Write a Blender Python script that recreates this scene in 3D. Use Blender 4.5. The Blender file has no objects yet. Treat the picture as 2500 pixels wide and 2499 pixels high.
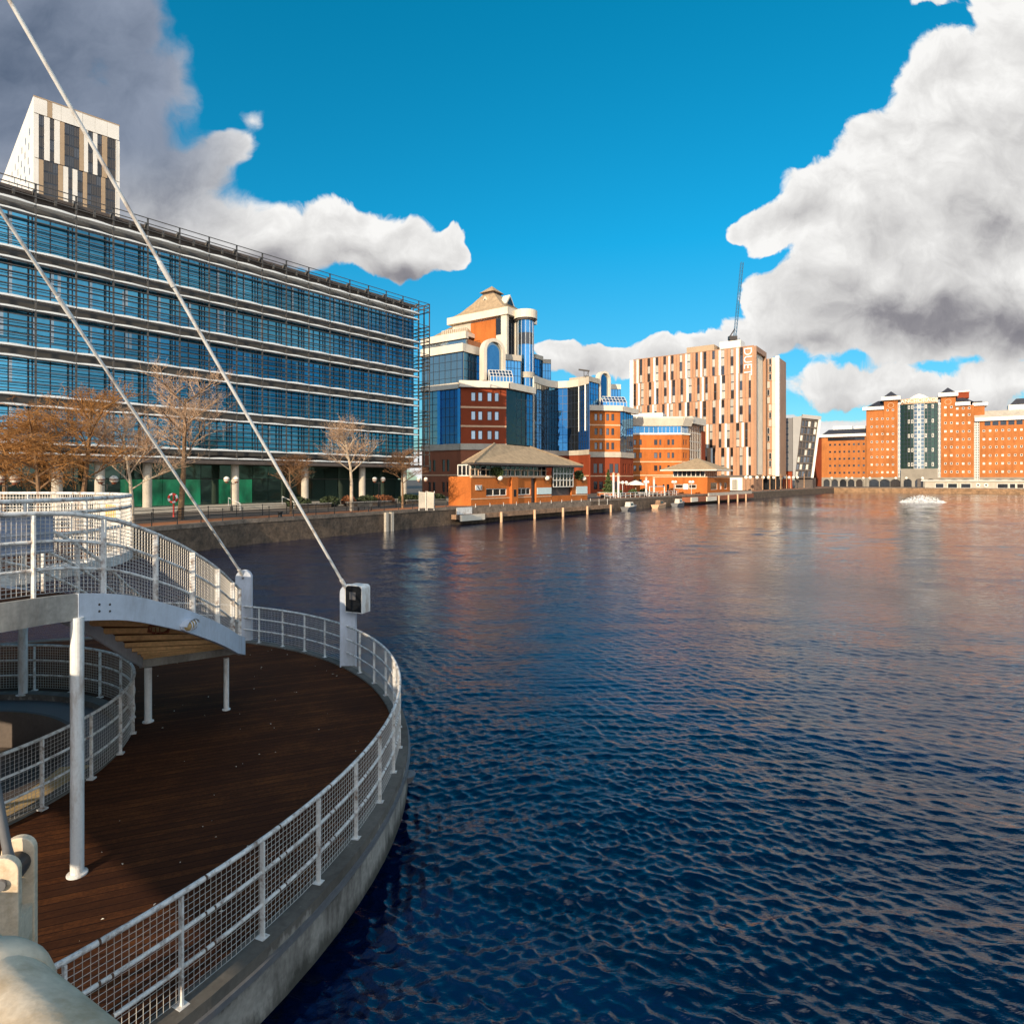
import bpy, bmesh, math, random
import numpy as np
from mathutils import Vector, Matrix
from mathutils.geometry import tessellate_polygon
random.seed(11); rng = np.random.default_rng(5)
scene = bpy.context.scene
C = scene.collection
# ---- the camera stands at (0, 0, EZ); +Y is ahead. F, CX, HY give the lens in photograph pixels (2500 wide).
F, CX, HY, EZ, QZ = 1515.0, 1250.0, 1170.0, 6.2, 2.4
def ray(px): return (px - CX) / F
def P(px, py, z):
    Y = F * (EZ - z) / (py - HY); return Vector((ray(px) * Y, Y, z))
def D(px, Y): return (ray(px) * Y, Y)
def ZZ(py, Y): return EZ + (HY - py) * Y / F

# ------------------------------------------------------------------ mesh builder
class MB:
    def __init__(s): s.v = []; s.f = []
    def add(s, vs, fs):
        o = len(s.v); s.v += [tuple(v) for v in vs]; s.f += [tuple(i + o for i in f) for f in fs]; return s
    def hexa(s, b, t):      # 4 bottom, 4 top corners
        return s.add(list(b) + list(t), [(3,2,1,0),(4,5,6,7),(0,1,5,4),(1,2,6,5),(2,3,7,6),(3,0,4,7)])
    def box(s, x0, x1, y0, y1, z0, z1):
        return s.hexa([(x0,y0,z0),(x1,y0,z0),(x1,y1,z0),(x0,y1,z0)], [(x0,y0,z1),(x1,y0,z1),(x1,y1,z1),(x0,y1,z1)])
    def prism(s, poly, z0, z1):
        n = len(poly)
        a0 = z0 if isinstance(z0, (list, tuple)) else [z0] * n
        a1 = z1 if isinstance(z1, (list, tuple)) else [z1] * n
        vs = [(p[0], p[1], a0[i]) for i, p in enumerate(poly)] + [(p[0], p[1], a1[i]) for i, p in enumerate(poly)]
        fs = [tuple(range(n - 1, -1, -1)), tuple(range(n, 2 * n))] + [(i, (i + 1) % n, n + (i + 1) % n, n + i) for i in range(n)]
        return s.add(vs, fs)
    def frustum(s, p0, z0, p1, z1):
        n = len(p0)
        vs = [(p[0], p[1], z0) for p in p0] + [(p[0], p[1], z1) for p in p1]
        fs = [tuple(range(n - 1, -1, -1)), tuple(range(n, 2 * n))] + [(i, (i + 1) % n, n + (i + 1) % n, n + i) for i in range(n)]
        return s.add(vs, fs)
    def beam(s, a, b, w, h, up=(0,0,1)):
        a, b = Vector(a), Vector(b); d = (b - a).normalized(); u = Vector(up)
        x = d.cross(u)
        if x.length < 1e-4: x = d.cross(Vector((1,0,0)))
        x.normalize(); y = x.cross(d).normalized()
        x *= w / 2; y *= h / 2
        return s.hexa([a - x - y, a + x - y, a + x + y, a - x + y], [b - x - y, b + x - y, b + x + y, b - x + y])
    def tube(s, path, r, n=8, closed=False, cap=True):
        path = [Vector(p) for p in path]; m = len(path)
        rs = r if isinstance(r, (list, tuple)) else [r] * m
        vs = []; px = None
        for i, p in enumerate(path):
            if closed: t = path[(i + 1) % m] - path[i - 1]
            else: t = path[min(i + 1, m - 1)] - path[max(i - 1, 0)]
            t.normalize()
            x = (px - t * px.dot(t)) if px is not None else t.cross(Vector((0,0,1)))
            if x.length < 1e-3: x = t.cross(Vector((1,0,0)))
            x.normalize(); px = x; y = t.cross(x)
            for k in range(n):
                a = 2 * math.pi * k / n
                vs.append(p + (x * math.cos(a) + y * math.sin(a)) * rs[i])
        fs = []
        for i in range(m if closed else m - 1):
            j = (i + 1) % m
            for k in range(n): fs.append((i*n+k, i*n+(k+1)%n, j*n+(k+1)%n, j*n+k))
        if not closed and cap: fs += [tuple(range(n - 1, -1, -1)), tuple(range((m-1)*n, m*n))]
        return s.add(vs, fs)
    def lathe(s, prof, c=(0,0,0), n=16):
        vs = []; m = len(prof)
        for r, z in prof:
            for k in range(n):
                a = 2*math.pi*k/n; vs.append((c[0]+r*math.cos(a), c[1]+r*math.sin(a), c[2]+z))
        fs = [(i*n+k, i*n+(k+1)%n, (i+1)*n+(k+1)%n, (i+1)*n+k) for i in range(m-1) for k in range(n)]
        fs += [tuple(range(n-1,-1,-1)), tuple(range((m-1)*n, m*n))]
        return s.add(vs, fs)
    def ball(s, c, r, n=10):
        return s.lathe([(max(1e-3, r*math.sin(math.pi*i/n)), -r*math.cos(math.pi*i/n)) for i in range(n+1)], c, max(8, n+2))
    def sweep(s, ring, stations):   # ring polygons at each station: list of lists of 3D points
        n = len(stations[0]); vs = [p for st in stations for p in st]; m = len(stations)
        fs = [(i*n+k, i*n+(k+1)%n, (i+1)*n+(k+1)%n, (i+1)*n+k) for i in range(m-1) for k in range(n)]
        fs += [tuple(range(n-1,-1,-1)), tuple(range((m-1)*n, m*n))]
        return s.add(vs, fs)
    def build(s, name, m, parent=None, smooth=False, bev=0, kind=None, label=None, fix=True):
        me = bpy.data.meshes.new(name); me.from_pydata(s.v, [], s.f)
        if fix and s.f:
            bm = bmesh.new(); bm.from_mesh(me); bmesh.ops.recalc_face_normals(bm, faces=bm.faces); bm.to_mesh(me); bm.free()
        me.materials.append(m)
        if smooth:
            me.polygons.foreach_set('use_smooth', [True]*len(me.polygons)); me.set_sharp_from_angle(angle=math.radians(50))
        o = bpy.data.objects.new(name, me); C.objects.link(o)
        if parent is not None: o.parent = parent
        if bev:
            b = o.modifiers.new('bevel', 'BEVEL'); b.width = bev; b.segments = 2; b.limit_method = 'ANGLE'
        if kind: o['kind'] = kind
        if label: o['label'] = label
        return o

def tag(o, label, cat, group=None, kind=None):
    o['label'] = label; o['category'] = cat
    if group: o['group'] = group
    if kind: o['kind'] = kind
    return o
def thing(name, label, cat, group=None):
    o = bpy.data.objects.new(name, None); o.empty_display_size = .3; C.objects.link(o)
    return tag(o, label, cat, group)
def structure(name, mb, m, label=None, smooth=False, fix=True):
    o = mb.build(name, m, smooth=smooth, fix=fix); o['kind'] = 'structure'
    if label: o['label'] = label
    return o
def copy_tree(o, parent=None):
    c = o.copy(); C.objects.link(c)
    if parent is not None: c.parent = parent
    for ch in [x for x in o.children]: copy_tree(ch, c)
    return c

class Fr:        # a vertical facade plane: u along it, d outwards, z up; u() and z() read the photograph
    def __init__(s, o, d):
        l = math.hypot(*d); s.o = (o[0], o[1]); s.d = (d[0]/l, d[1]/l); s.n = (s.d[1], -s.d[0])
    def pt(s, u, d=0.0, z=None):
        x = s.o[0] + s.d[0]*u + s.n[0]*d; y = s.o[1] + s.d[1]*u + s.n[1]*d
        return (x, y) if z is None else Vector((x, y, z))
    def u(s, px):
        a = ray(px); return (a*s.o[1] - s.o[0]) / (s.d[0] - a*s.d[1])
    def z(s, py, px):
        return ZZ(py, s.o[1] + s.d[1]*s.u(px))
    def box(s, mb, u0, u1, d0, d1, z0, z1):
        b = [s.pt(u0,d0), s.pt(u1,d0), s.pt(u1,d1), s.pt(u0,d1)]
        return mb.prism(b, z0, z1)
    def wall(s, mb, u0, u1, z0, z1, cols, rows, t=.4):   # a wall with a grid of openings
        zs = sorted(rows); us = sorted(cols)
        zp = z0
        for a, b in zs:
            if a > zp: s.box(mb, u0, u1, -t, 0, zp, a)
            up = u0
            for c, e in us:
                if c > up: s.box(mb, up, c, -t, 0, a, b)
                up = e
            if u1 > up: s.box(mb, up, u1, -t, 0, a, b)
            zp = b
        if z1 > zp: s.box(mb, u0, u1, -t, 0, zp, z1)
        return mb
    def sub(s, u, ang):     # a frame starting at u, turned by ang degrees
        c, n = math.cos(math.radians(ang)), math.sin(math.radians(ang))
        return Fr(s.pt(u), (s.d[0]*c - s.d[1]*n, s.d[0]*n + s.d[1]*c))

# ------------------------------------------------------------------ materials
def nd(nt, t, **kw):
    n = nt.nodes.new(t)
    for k, v in kw.items(): setattr(n, k, v)
    return n
def new_mat(name):
    m = bpy.data.materials.new(name); m.use_nodes = True
    return m, m.node_tree, m.node_tree.nodes['Principled BSDF']
def math_n(nt, op, a, b=None, clamp=False):
    n = nd(nt, 'ShaderNodeMath', operation=op, use_clamp=clamp)
    for i, v in enumerate((a, b)):
        if v is None: continue
        if isinstance(v, (int, float)): n.inputs[i].default_value = v
        else: nt.links.new(v, n.inputs[i])
    return n.outputs[0]
def ramp(nt, fac, stops):
    r = nd(nt, 'ShaderNodeValToRGB'); e = r.color_ramp.elements
    while len(e) < len(stops): e.new(.5)
    for i, (p, c) in enumerate(stops): e[i].position = p; e[i].color = (*c, 1)
    nt.links.new(fac, r.inputs[0]); return r.outputs[0]
def mixc(nt, fac, a, b, mode='MIX'):
    n = nd(nt, 'ShaderNodeMix', data_type='RGBA', blend_type=mode)
    for v, i in ((fac, 0), (a, 6), (b, 7)):
        if isinstance(v, (int, float)): n.inputs[i].default_value = v
        elif isinstance(v, tuple): n.inputs[i].default_value = (*v, 1)
        else: nt.links.new(v, n.inputs[i])
    return n.outputs[2]
def geo_pos(nt): return nd(nt, 'ShaderNodeNewGeometry').outputs['Position']
def noise(nt, vec, scale, detail=4, rough=.55, dist=0):
    n = nd(nt, 'ShaderNodeTexNoise'); n.inputs['Scale'].default_value = scale; n.inputs['Detail'].default_value = detail
    n.inputs['Roughness'].default_value = rough; n.inputs['Distortion'].default_value = dist
    if vec is not None: nt.links.new(vec, n.inputs['Vector'])
    return n.outputs[0]
def scaled(nt, vec, s):
    n = nd(nt, 'ShaderNodeVectorMath', operation='MULTIPLY'); n.inputs[1].default_value = s
    nt.links.new(vec, n.inputs[0]); return n.outputs[0]
def bump(nt, b, h, strength, dist):
    n = nd(nt, 'ShaderNodeBump'); n.inputs['Strength'].default_value = strength; n.inputs['Distance'].default_value = dist
    nt.links.new(h, n.inputs['Height']); nt.links.new(n.outputs[0], b.inputs['Normal'])
def mat(name, col, rough=.65, metal=0.0, var=.18, scale=1.2, fine=12.0, spec=.4, bmp=0.0, dirt=None, dirt_amt=.5, streak=0.0):
    m, nt, b = new_mat(name)
    pos = geo_pos(nt)
    n1 = noise(nt, pos, scale, 5, .6); n2 = noise(nt, pos, fine, 3, .6)
    s = math_n(nt, 'ADD', math_n(nt, 'MULTIPLY', n1, .6), math_n(nt, 'MULTIPLY', n2, .4))
    lo = tuple(max(0, c*(1-var*1.6)) for c in col); hi = tuple(min(1, c*(1+var*1.6)) for c in col)
    c = ramp(nt, s, [(.3, lo), (.7, hi)])
    if dirt is not None:
        d = noise(nt, scaled(nt, pos, (1, 1, .25 if streak else 1)), scale*1.7 if not streak else streak, 6, .7)
        c = mixc(nt, math_n(nt, 'MULTIPLY', ramp(nt, d, [(.48, (0,0,0)), (.68, (1,1,1))]), dirt_amt), c, dirt)
    nt.links.new(c, b.inputs['Base Color'])
    b.inputs['Roughness'].default_value = rough; b.inputs['Metallic'].default_value = metal; b.inputs['Specular IOR Level'].default_value = spec
    if bmp: bump(nt, b, n2, .5, bmp)
    return m
def glass_mat(name, col, metal=.75, rough=.04, wob=.012, wscale=.35, var=.25):
    m, nt, b = new_mat(name)
    pos = geo_pos(nt)
    oi = nd(nt, 'ShaderNodeObjectInfo').outputs['Random']
    v = math_n(nt, 'ADD', math_n(nt, 'MULTIPLY', oi, .6), math_n(nt, 'MULTIPLY', noise(nt, pos, .25, 2), .4))
    c = ramp(nt, v, [(.1, tuple(x*(1-var) for x in col)), (.9, tuple(min(1, x*(1+var)) for x in col))])
    nt.links.new(c, b.inputs['Base Color'])
    b.inputs['Metallic'].default_value = metal; b.inputs['Roughness'].default_value = rough; b.inputs['IOR'].default_value = 1.6
    if wob: bump(nt, b, noise(nt, pos, wscale, 2), 1.0, wob)
    return m
def brick_mat(name, col, var=.16):
    m, nt, b = new_mat(name)
    pos = geo_pos(nt)
    n1 = noise(nt, pos, .12, 4, .6); n2 = noise(nt, scaled(nt, pos, (1, 1, .22)), .7, 5, .65); n3 = noise(nt, scaled(nt, pos, (3.5, 3.5, 11)), 1.0, 2)
    s = math_n(nt, 'ADD', math_n(nt, 'ADD', math_n(nt, 'MULTIPLY', n1, .35), math_n(nt, 'MULTIPLY', n2, .35)), math_n(nt, 'MULTIPLY', n3, .3))
    lo = tuple(x*(1-var*1.9) for x in col); hi = tuple(min(1, x*(1+var*1.7)) for x in col)
    nt.links.new(ramp(nt, s, [(.32, lo), (.68, hi)]), b.inputs['Base Color'])
    b.inputs['Roughness'].default_value = .85; b.inputs['Specular IOR Level'].default_value = .2
    return m

M = {}
M['white_paint'] = mat('white_paint', (.72,.72,.71), .42, var=.08, scale=2, fine=30, dirt=(.26,.15,.08), dirt_amt=.75, streak=4.0, bmp=.0006)
M['rail_paint'] = mat('rail_paint', (.70,.69,.67), .4, var=.12, scale=5, fine=60, dirt=(.17,.085,.04), dirt_amt=.9, bmp=.0008)
M['wire'] = mat('galvanised_wire', (.55,.53,.50), .45, metal=.3, var=.15)
M['blue_grey_paint'] = mat('blue_grey_paint', (.52,.57,.66), .45, var=.07, scale=1.5, dirt=(.26,.26,.28), dirt_amt=.45, streak=3)
M['concrete'] = mat('concrete', (.34,.32,.29), .85, var=.2, scale=1.3, fine=18, dirt=(.10,.09,.08), dirt_amt=.75, streak=1.6, bmp=.004)
M['rim'] = mat('stained_rim_concrete', (.30,.28,.25), .85, var=.3, scale=.9, fine=14, dirt=(.05,.042,.036), dirt_amt=.95, streak=1.6, bmp=.005)
m_ = M['rim']; nt_ = m_.node_tree; b_ = nt_.nodes['Principled BSDF']; src_ = b_.inputs['Base Color'].links[0].from_socket
p_ = geo_pos(nt_); z_ = nd(nt_, 'ShaderNodeSeparateXYZ'); nt_.links.new(p_, z_.inputs[0])
h_ = math_n(nt_, 'ADD', z_.outputs[2], math_n(nt_, 'MULTIPLY', math_n(nt_, 'SUBTRACT', noise(nt_, scaled(nt_, p_, (1,1,.3)), 2.6, 6, .7), .5), .9))
c1_ = mixc(nt_, ramp(nt_, h_, [(.42, (.85,.85,.85)), (.62, (0,0,0))]), src_, (.035,.034,.026))
c2_ = mixc(nt_, ramp(nt_, h_, [(.93, (0,0,0)), (1.0, (.75,.75,.75))]), c1_, (.07,.06,.05)); nt_.links.new(c2_, b_.inputs['Base Color'])
M['stone_far'] = mat('far_quay_stone', (.30,.18,.10), .9, var=.4, scale=.5, fine=3, dirt=(.07,.05,.035), dirt_amt=.6)
M['stone_grey'] = mat('quay_stone', (.12,.085,.06), .9, var=.4, scale=.9, fine=4, dirt=(.03,.028,.025), dirt_amt=.7, bmp=.03)
M['pale_stone'] = mat('pale_stone', (.46,.41,.34), .8, var=.15, scale=.8, fine=6)
M['cream'] = mat('cream_cladding', (.68,.61,.51), .6, var=.07, scale=.3, fine=3, dirt=(.5,.42,.32), dirt_amt=.35, streak=.8)
M['white_clad'] = mat('white_cladding', (.80,.76,.70), .5, var=.06, scale=.2, fine=2)
M['tan_clad'] = mat('tan_cladding', (.42,.30,.19), .55, var=.1, scale=.2, fine=2)
M['pink_clad'] = mat('terracotta_cladding', (.47,.235,.13), .6, var=.12, scale=.2, fine=2)
M['dark_pink_clad'] = mat('brown_cladding', (.36,.20,.12), .6, var=.12, scale=.2, fine=2)
M['brick_orange'] = brick_mat('orange_brick', (.45,.135,.032), .22)
M['brick_far'] = brick_mat('far_orange_brick', (.42,.148,.044), .22)
M['brick_red'] = brick_mat('red_brick', (.25,.05,.02))
M['brick_brown'] = brick_mat('brown_brick', (.28,.10,.055))
M['course'] = mat('stone_course', (.66,.42,.26), .7, var=.1)
M['roof_tan'] = mat('tan_roof_tiles', (.36,.26,.16), .8, var=.22, scale=1.0, fine=9, dirt=(.55,.40,.25), dirt_amt=.5)
M['slate'] = mat('dark_slate', (.035,.037,.05), .6, var=.2)
M['dark_metal'] = mat('dark_metal', (.06,.052,.047), .45, metal=.3, var=.15)
M['screen_metal'] = mat('screen_rail_metal', (.10,.09,.082), .45, metal=.3, var=.2)
M['black_metal'] = mat('black_metal', (.018,.018,.018), .5, var=.2)
M['fin_white'] = mat('fin_white', (.82,.83,.82), .35, var=.05)
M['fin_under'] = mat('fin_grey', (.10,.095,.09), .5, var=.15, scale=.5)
M['soffit'] = mat('soffit_brown', (.10,.08,.07), .6, var=.2)
M['grey_clad'] = mat('grey_cladding', (.36,.35,.34), .6, var=.06, scale=.3)
M['dark_clad'] = mat('dark_grey_cladding', (.12,.115,.12), .5, var=.1, scale=.3)
M['frame_white'] = mat('window_frame_white', (.72,.68,.62), .5, var=.06)
M['frame_dark'] = mat('window_frame_dark', (.03,.04,.06), .4, var=.1)
M['glass_blue'] = glass_mat('blue_mirror_glass', (.06,.235,.47), .85, .03, .035, .3)
M['jetty_brown'] = mat('jetty_timber', (.26,.16,.10), .85, var=.35, scale=.8, fine=5, dirt=(.08,.055,.04), dirt_amt=.6)
M['glint_shape'] = mat('glint_white', (.85,.86,.87), .6, var=.04)
M['joint'] = mat('rusty_joint', (.09,.05,.03), .8, var=.4, scale=8)
M['glass_sky'] = glass_mat('sky_window_glass', (.22,.28,.35), .8, .05, .03, .6)
M['glass_navy'] = glass_mat('navy_mirror_glass', (.03,.11,.25), .8, .04, .05, .5, .5)
M['glass_black'] = glass_mat('black_glass', (.02,.024,.03), .25, .08, .05, .9, .4)
M['glass_teal'] = glass_mat('teal_office_glass', (.06,.265,.41), .85, .05, .015, .5, .3)
M['glass_dark'] = glass_mat('dark_glass', (.05,.055,.065), .6, .06, .01, .5, .4)
M['glass_brown'] = glass_mat('brown_black_glass', (.035,.026,.022), .15, .12, .01, .5, .5)
M['glass_win'] = glass_mat('window_glass', (.10,.11,.13), .65, .06, .01, 1.0, .55)
M['glass_pale'] = glass_mat('pale_blind_glass', (.62,.58,.50), .25, .2, 0, 1, .2)
M['glass_grey'] = glass_mat('grey_mirror_glass', (.30,.36,.40), .85, .04, .04, .4)
M['glass_green'] = glass_mat('green_tinted_glass', (.05,.09,.075), .6, .05, .02, .4)
M['sand'] = mat('sandy_concrete', (.50,.36,.18), .9, var=.15, scale=1.5, fine=14, bmp=.003)
M['lamp_white'] = mat('lamp_globe', (.85,.80,.70), .3, var=.03)
M['lead'] = mat('lead_grey', (.2,.2,.21), .5, metal=.4, var=.15)
M['panel_blue'] = mat('sign_back', (.30,.36,.50), .5, var=.08, streak=2, dirt=(.2,.24,.34), dirt_amt=.4)
M['yellow'] = mat('yellow_notice', (.75,.42,.04), .5, var=.06)
M['red'] = mat('red_paint', (.55,.03,.02), .5, var=.1)
M['bark'] = mat('bark', (.20,.12,.065), .9, var=.35, scale=3, fine=14, bmp=.01)
M['bark_pale'] = mat('pale_bark', (.50,.40,.29), .85, var=.25, scale=3, fine=14)
M['twig'] = mat('twigs', (.30,.155,.07), .85, var=.3, scale=2)
M['twig_pale'] = mat('pale_twigs', (.50,.33,.21), .85, var=.25, scale=2)
M['twig_gold'] = mat('golden_twigs', (.36,.17,.05), .85, var=.3, scale=1.5)
M['leaf'] = mat('evergreen_leaf', (.07,.10,.03), .7, var=.45, scale=4)
M['hedge'] = mat('hedge_leaf', (.035,.05,.02), .8, var=.5, scale=4)
M['rust_shrub'] = mat('rusty_shrub', (.20,.075,.03), .8, var=.4, scale=4)
M['screen_panel'] = mat('pale_screen', (.62,.74,.74), .4, var=.05)
M['brown_mark'] = mat('letter_white', (.85,.83,.80), .5, var=.03)

def emit_glass(name, col, strength):
    m, nt, b = new_mat(name)
    pos = geo_pos(nt)
    c = ramp(nt, noise(nt, scaled(nt, pos, (1,1,.6)), .5, 3), [(.35, tuple(x*.25 for x in col)), (.65, col)])
    b.inputs['Base Color'].default_value = (.02,.03,.03,1); b.inputs['Roughness'].default_value = .08
    nt.links.new(c, b.inputs['Emission Color']); b.inputs['Emission Strength'].default_value = strength
    return m
M['green_lit'] = emit_glass('green_lit_glass', (.015,.30,.12), .55)

# ------------------------------------------------------------------ camera, sun, sky
cam = bpy.data.cameras.new('camera'); co = bpy.data.objects.new('camera', cam); C.objects.link(co)
co.location = (0, 0, EZ); co.rotation_euler = (math.radians(90), 0, 0)
cam.sensor_width = 36; cam.sensor_fit = 'HORIZONTAL'; cam.lens = 36 * F / 2500
cam.shift_y = -(1249.5 - HY) / 2500; cam.clip_start = .05; cam.clip_end = 6000
scene.camera = co
SUN_E = math.radians(17.5); SUN_A = (-.43, -.903)
to_sun = Vector((SUN_A[0]*math.cos(SUN_E), SUN_A[1]*math.cos(SUN_E), math.sin(SUN_E))).normalized()
sl = bpy.data.lights.new('sun', 'SUN'); sl.energy = 5.0; sl.angle = math.radians(.5); sl.color = (1.0, .81, .57)
so = bpy.data.objects.new('sun', sl); C.objects.link(so); so.rotation_euler = to_sun.to_track_quat('Z', 'Y').to_euler()
scene.view_settings.view_transform = 'Standard'; scene.view_settings.look = 'None'
scene.view_settings.exposure = .30; scene.view_settings.gamma = 1
scene.cycles.max_bounces = 8; scene.cycles.glossy_bounces = 5; scene.cycles.diffuse_bounces = 3
scene.cycles.sample_clamp_indirect = 6; scene.cycles.caustics_reflective = False
scene.cycles.use_denoising = True

w = bpy.data.worlds.new('World'); scene.world = w; w.use_nodes = True
nt = w.node_tree; nt.nodes.clear()
out = nd(nt, 'ShaderNodeOutputWorld'); bg = nd(nt, 'ShaderNodeBackground'); bg.inputs['Strength'].default_value = .1
sky = nd(nt, 'ShaderNodeTexSky', sky_type='NISHITA', sun_disc=False)
sky.sun_elevation = SUN_E; sky.sun_rotation = math.atan2(SUN_A[0], SUN_A[1]) % (2*math.pi); sky.air_density = 1.0; sky.dust_density = .3; sky.ozone_density = 2.5

BL = [ # (px, py, rx, ry, weight) cloud lumps, directions read off the photograph
 (2490,40,120,150,1),(2350,230,170,150,1),(2480,330,270,270,1),(2190,390,170,150,1),(2040,480,150,100,1),(1905,540,115,60,1),(1830,545,55,35,1),
 (2120,580,180,130,1),(2350,620,280,230,1),(2020,740,170,130,1),(1880,745,75,90,1),(2250,780,320,125,1),(1840,820,100,60,1),(2480,760,200,160,1),
 (1375,870,75,45,1),(1480,890,120,45,1),(1620,875,120,38,1),(1740,850,110,45,1),
 (2080,935,190,45,.7),(2330,965,230,38,.7),(2490,930,160,45,.7),(2060,1045,330,45,.8),(2400,1050,300,60,.9),(2200,1130,700,50,.8),(1400,1130,500,60,.6),
 (60,130,320,330,1),(300,60,130,150,.9),(415,190,70,110,.6),(270,330,190,150,1),(-100,420,420,330,1),(330,230,150,160,.8),(380,480,190,190,1),(545,345,75,62,1),(500,560,190,130,1),(660,590,170,90,1),
 (820,560,140,95,1),(940,610,140,80,1),(1090,612,62,52,1),
 (608,262,30,36,.20),(470,400,120,85,.95),(2300,5,60,30,.35)]
def blob_chain(g, wv, blobs, smooth):
    cur = None
    for px, py, rx, ry, wt in blobs:
        s = nd(g, 'ShaderNodeVectorMath', operation='MULTIPLY_ADD')
        k = (F/rx, F/ry); s.inputs[1].default_value = (k[0], k[1], 0); s.inputs[2].default_value = (-ray(px)*k[0], -((HY-py)/F)*k[1], 0)
        g.links.new(wv, s.inputs[0])
        l = nd(g, 'ShaderNodeVectorMath', operation='LENGTH'); g.links.new(s.outputs[0], l.inputs[0])
        val = math_n(g, 'MULTIPLY', math_n(g, 'SUBTRACT', 1.0, l.outputs['Value']), wt)
        if cur is None: cur = val
        else:
            n = nd(g, 'ShaderNodeMath', operation='SMOOTH_MAX'); g.links.new(cur, n.inputs[0]); g.links.new(val, n.inputs[1]); n.inputs[2].default_value = smooth
            cur = n.outputs[0]
    return cur
def warp(g, v, scale, amt, det, rough):
    nw = nd(g, 'ShaderNodeTexNoise'); nw.inputs['Scale'].default_value = scale; nw.inputs['Detail'].default_value = det; nw.inputs['Roughness'].default_value = rough
    g.links.new(v, nw.inputs['Vector'])
    a = nd(g, 'ShaderNodeVectorMath', operation='MULTIPLY_ADD'); a.inputs[1].default_value = (amt,amt,0); a.inputs[2].default_value = (-amt/2,-amt/2,0)
    g.links.new(nw.outputs['Color'], a.inputs[0])
    wv = nd(g, 'ShaderNodeVectorMath', operation='ADD'); g.links.new(v, wv.inputs[0]); g.links.new(a.outputs[0], wv.inputs[1])
    return wv.outputs[0]
tc = nd(nt, 'ShaderNodeTexCoord'); sp = nd(nt, 'ShaderNodeSeparateXYZ'); nt.links.new(tc.outputs['Generated'], sp.inputs[0])
yy = math_n(nt, 'MAXIMUM', sp.outputs[1], .12)
cb = nd(nt, 'ShaderNodeCombineXYZ'); nt.links.new(math_n(nt, 'DIVIDE', sp.outputs[0], yy), cb.inputs[0]); nt.links.new(math_n(nt, 'DIVIDE', sp.outputs[2], yy), cb.inputs[1])
def mr(v, a, b, c=0., d=1., smooth=True):
    n = nd(nt, 'ShaderNodeMapRange', interpolation_type='SMOOTHSTEP' if smooth else 'LINEAR'); nt.links.new(v, n.inputs[0])
    for i, x in enumerate((a, b, c, d)): n.inputs[i+1].default_value = x
    return n.outputs[0]
uv = cb.outputs[0]
wv = warp(nt, uv, 5, .12, 3, .6)
wv2 = warp(nt, wv, 22, .028, 4, .6)
field = math_n(nt, 'MAXIMUM', blob_chain(nt, wv2, BL, .30), -.8)
def fbm(off, det):
    if off:
        a_ = nd(nt, 'ShaderNodeVectorMath', operation='ADD'); a_.inputs[1].default_value = off; nt.links.new(wv, a_.inputs[0]); v_ = a_.outputs[0]
    else: v_ = wv
    return noise(nt, v_, 8.5, det, .61)
n0 = fbm(None, 9); n1 = fbm((-.018,.034,0), 7)
d0 = math_n(nt, 'ADD', field, math_n(nt, 'MULTIPLY', math_n(nt, 'SUBTRACT', n0, .50), .80))
uu = nd(nt, 'ShaderNodeSeparateXYZ'); nt.links.new(uv, uu.inputs[0])
front = mr(sp.outputs[1], .10, .22)
# behind and beside: loose fair-weather clouds on a flat layer, plus an added fill-light veil behind
pl = nd(nt, 'ShaderNodeCombineXYZ'); zz = math_n(nt, 'ADD', math_n(nt, 'MAXIMUM', sp.outputs[2], 0), .12)
nt.links.new(math_n(nt, 'DIVIDE', sp.outputs[0], zz), pl.inputs[0]); nt.links.new(math_n(nt, 'DIVIDE', sp.outputs[1], zz), pl.inputs[1])
back = math_n(nt, 'MAXIMUM', mr(noise(nt, pl.outputs[0], .55, 8, .6), .55, .66), math_n(nt, 'MULTIPLY', mr(sp.outputs[1], -.10, -.5), .88))
soft = mr(uu.outputs[0], ray(900), ray(400))           # the shower cloud on the left has softer edges
edge = math_n(nt, 'ADD', .12, math_n(nt, 'MULTIPLY', soft, .30))
alpha_f = math_n(nt, 'DIVIDE', d0, edge, clamp=True)
sm = nd(nt, 'ShaderNodeMapRange', interpolation_type='SMOOTHSTEP'); nt.links.new(alpha_f, sm.inputs[0]); alpha_f = sm.outputs[0]
alpha = math_n(nt, 'ADD', math_n(nt, 'MULTIPLY', alpha_f, front), math_n(nt, 'MULTIPLY', back, math_n(nt, 'SUBTRACT', 1.0, front)))
SH = [(2260,790,420,140,.78),(2480,820,260,120,.70),(1990,840,170,60,.7),(2420,560,200,150,.5),(2440,330,130,140,.26),(2170,600,170,100,.28),(2060,690,110,60,.45),(1960,520,80,45,.3),
 (2060,985,330,40,.55),(2380,1000,330,45,.5),(2200,1090,600,50,.35),(1420,920,180,40,.5),(1650,890,160,30,.4),
 (420,470,240,220,.5),(560,420,90,60,.25),(700,660,260,90,.75),(980,680,190,60,.9),(860,620,120,60,.4),(60,150,400,420,.7)]
shade = math_n(nt, 'MAXIMUM', blob_chain(nt, wv, SH, .25), 0.0)
rel = math_n(nt, 'SUBTRACT', n0, n1)
thin = mr(d0, .05, .55, .10, 0.0)
lit = math_n(nt, 'ADD', math_n(nt, 'SUBTRACT', .88, math_n(nt, 'MULTIPLY', shade, .88)), math_n(nt, 'ADD', math_n(nt, 'MULTIPLY', rel, .95), thin), clamp=True)
ccol = ramp(nt, lit, [(0, (.17,.17,.205)), (.3, (.31,.30,.325)), (.62, (.66,.65,.645)), (.85, (.86,.85,.835)), (1, (1.02,1.01,.99))])
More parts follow.
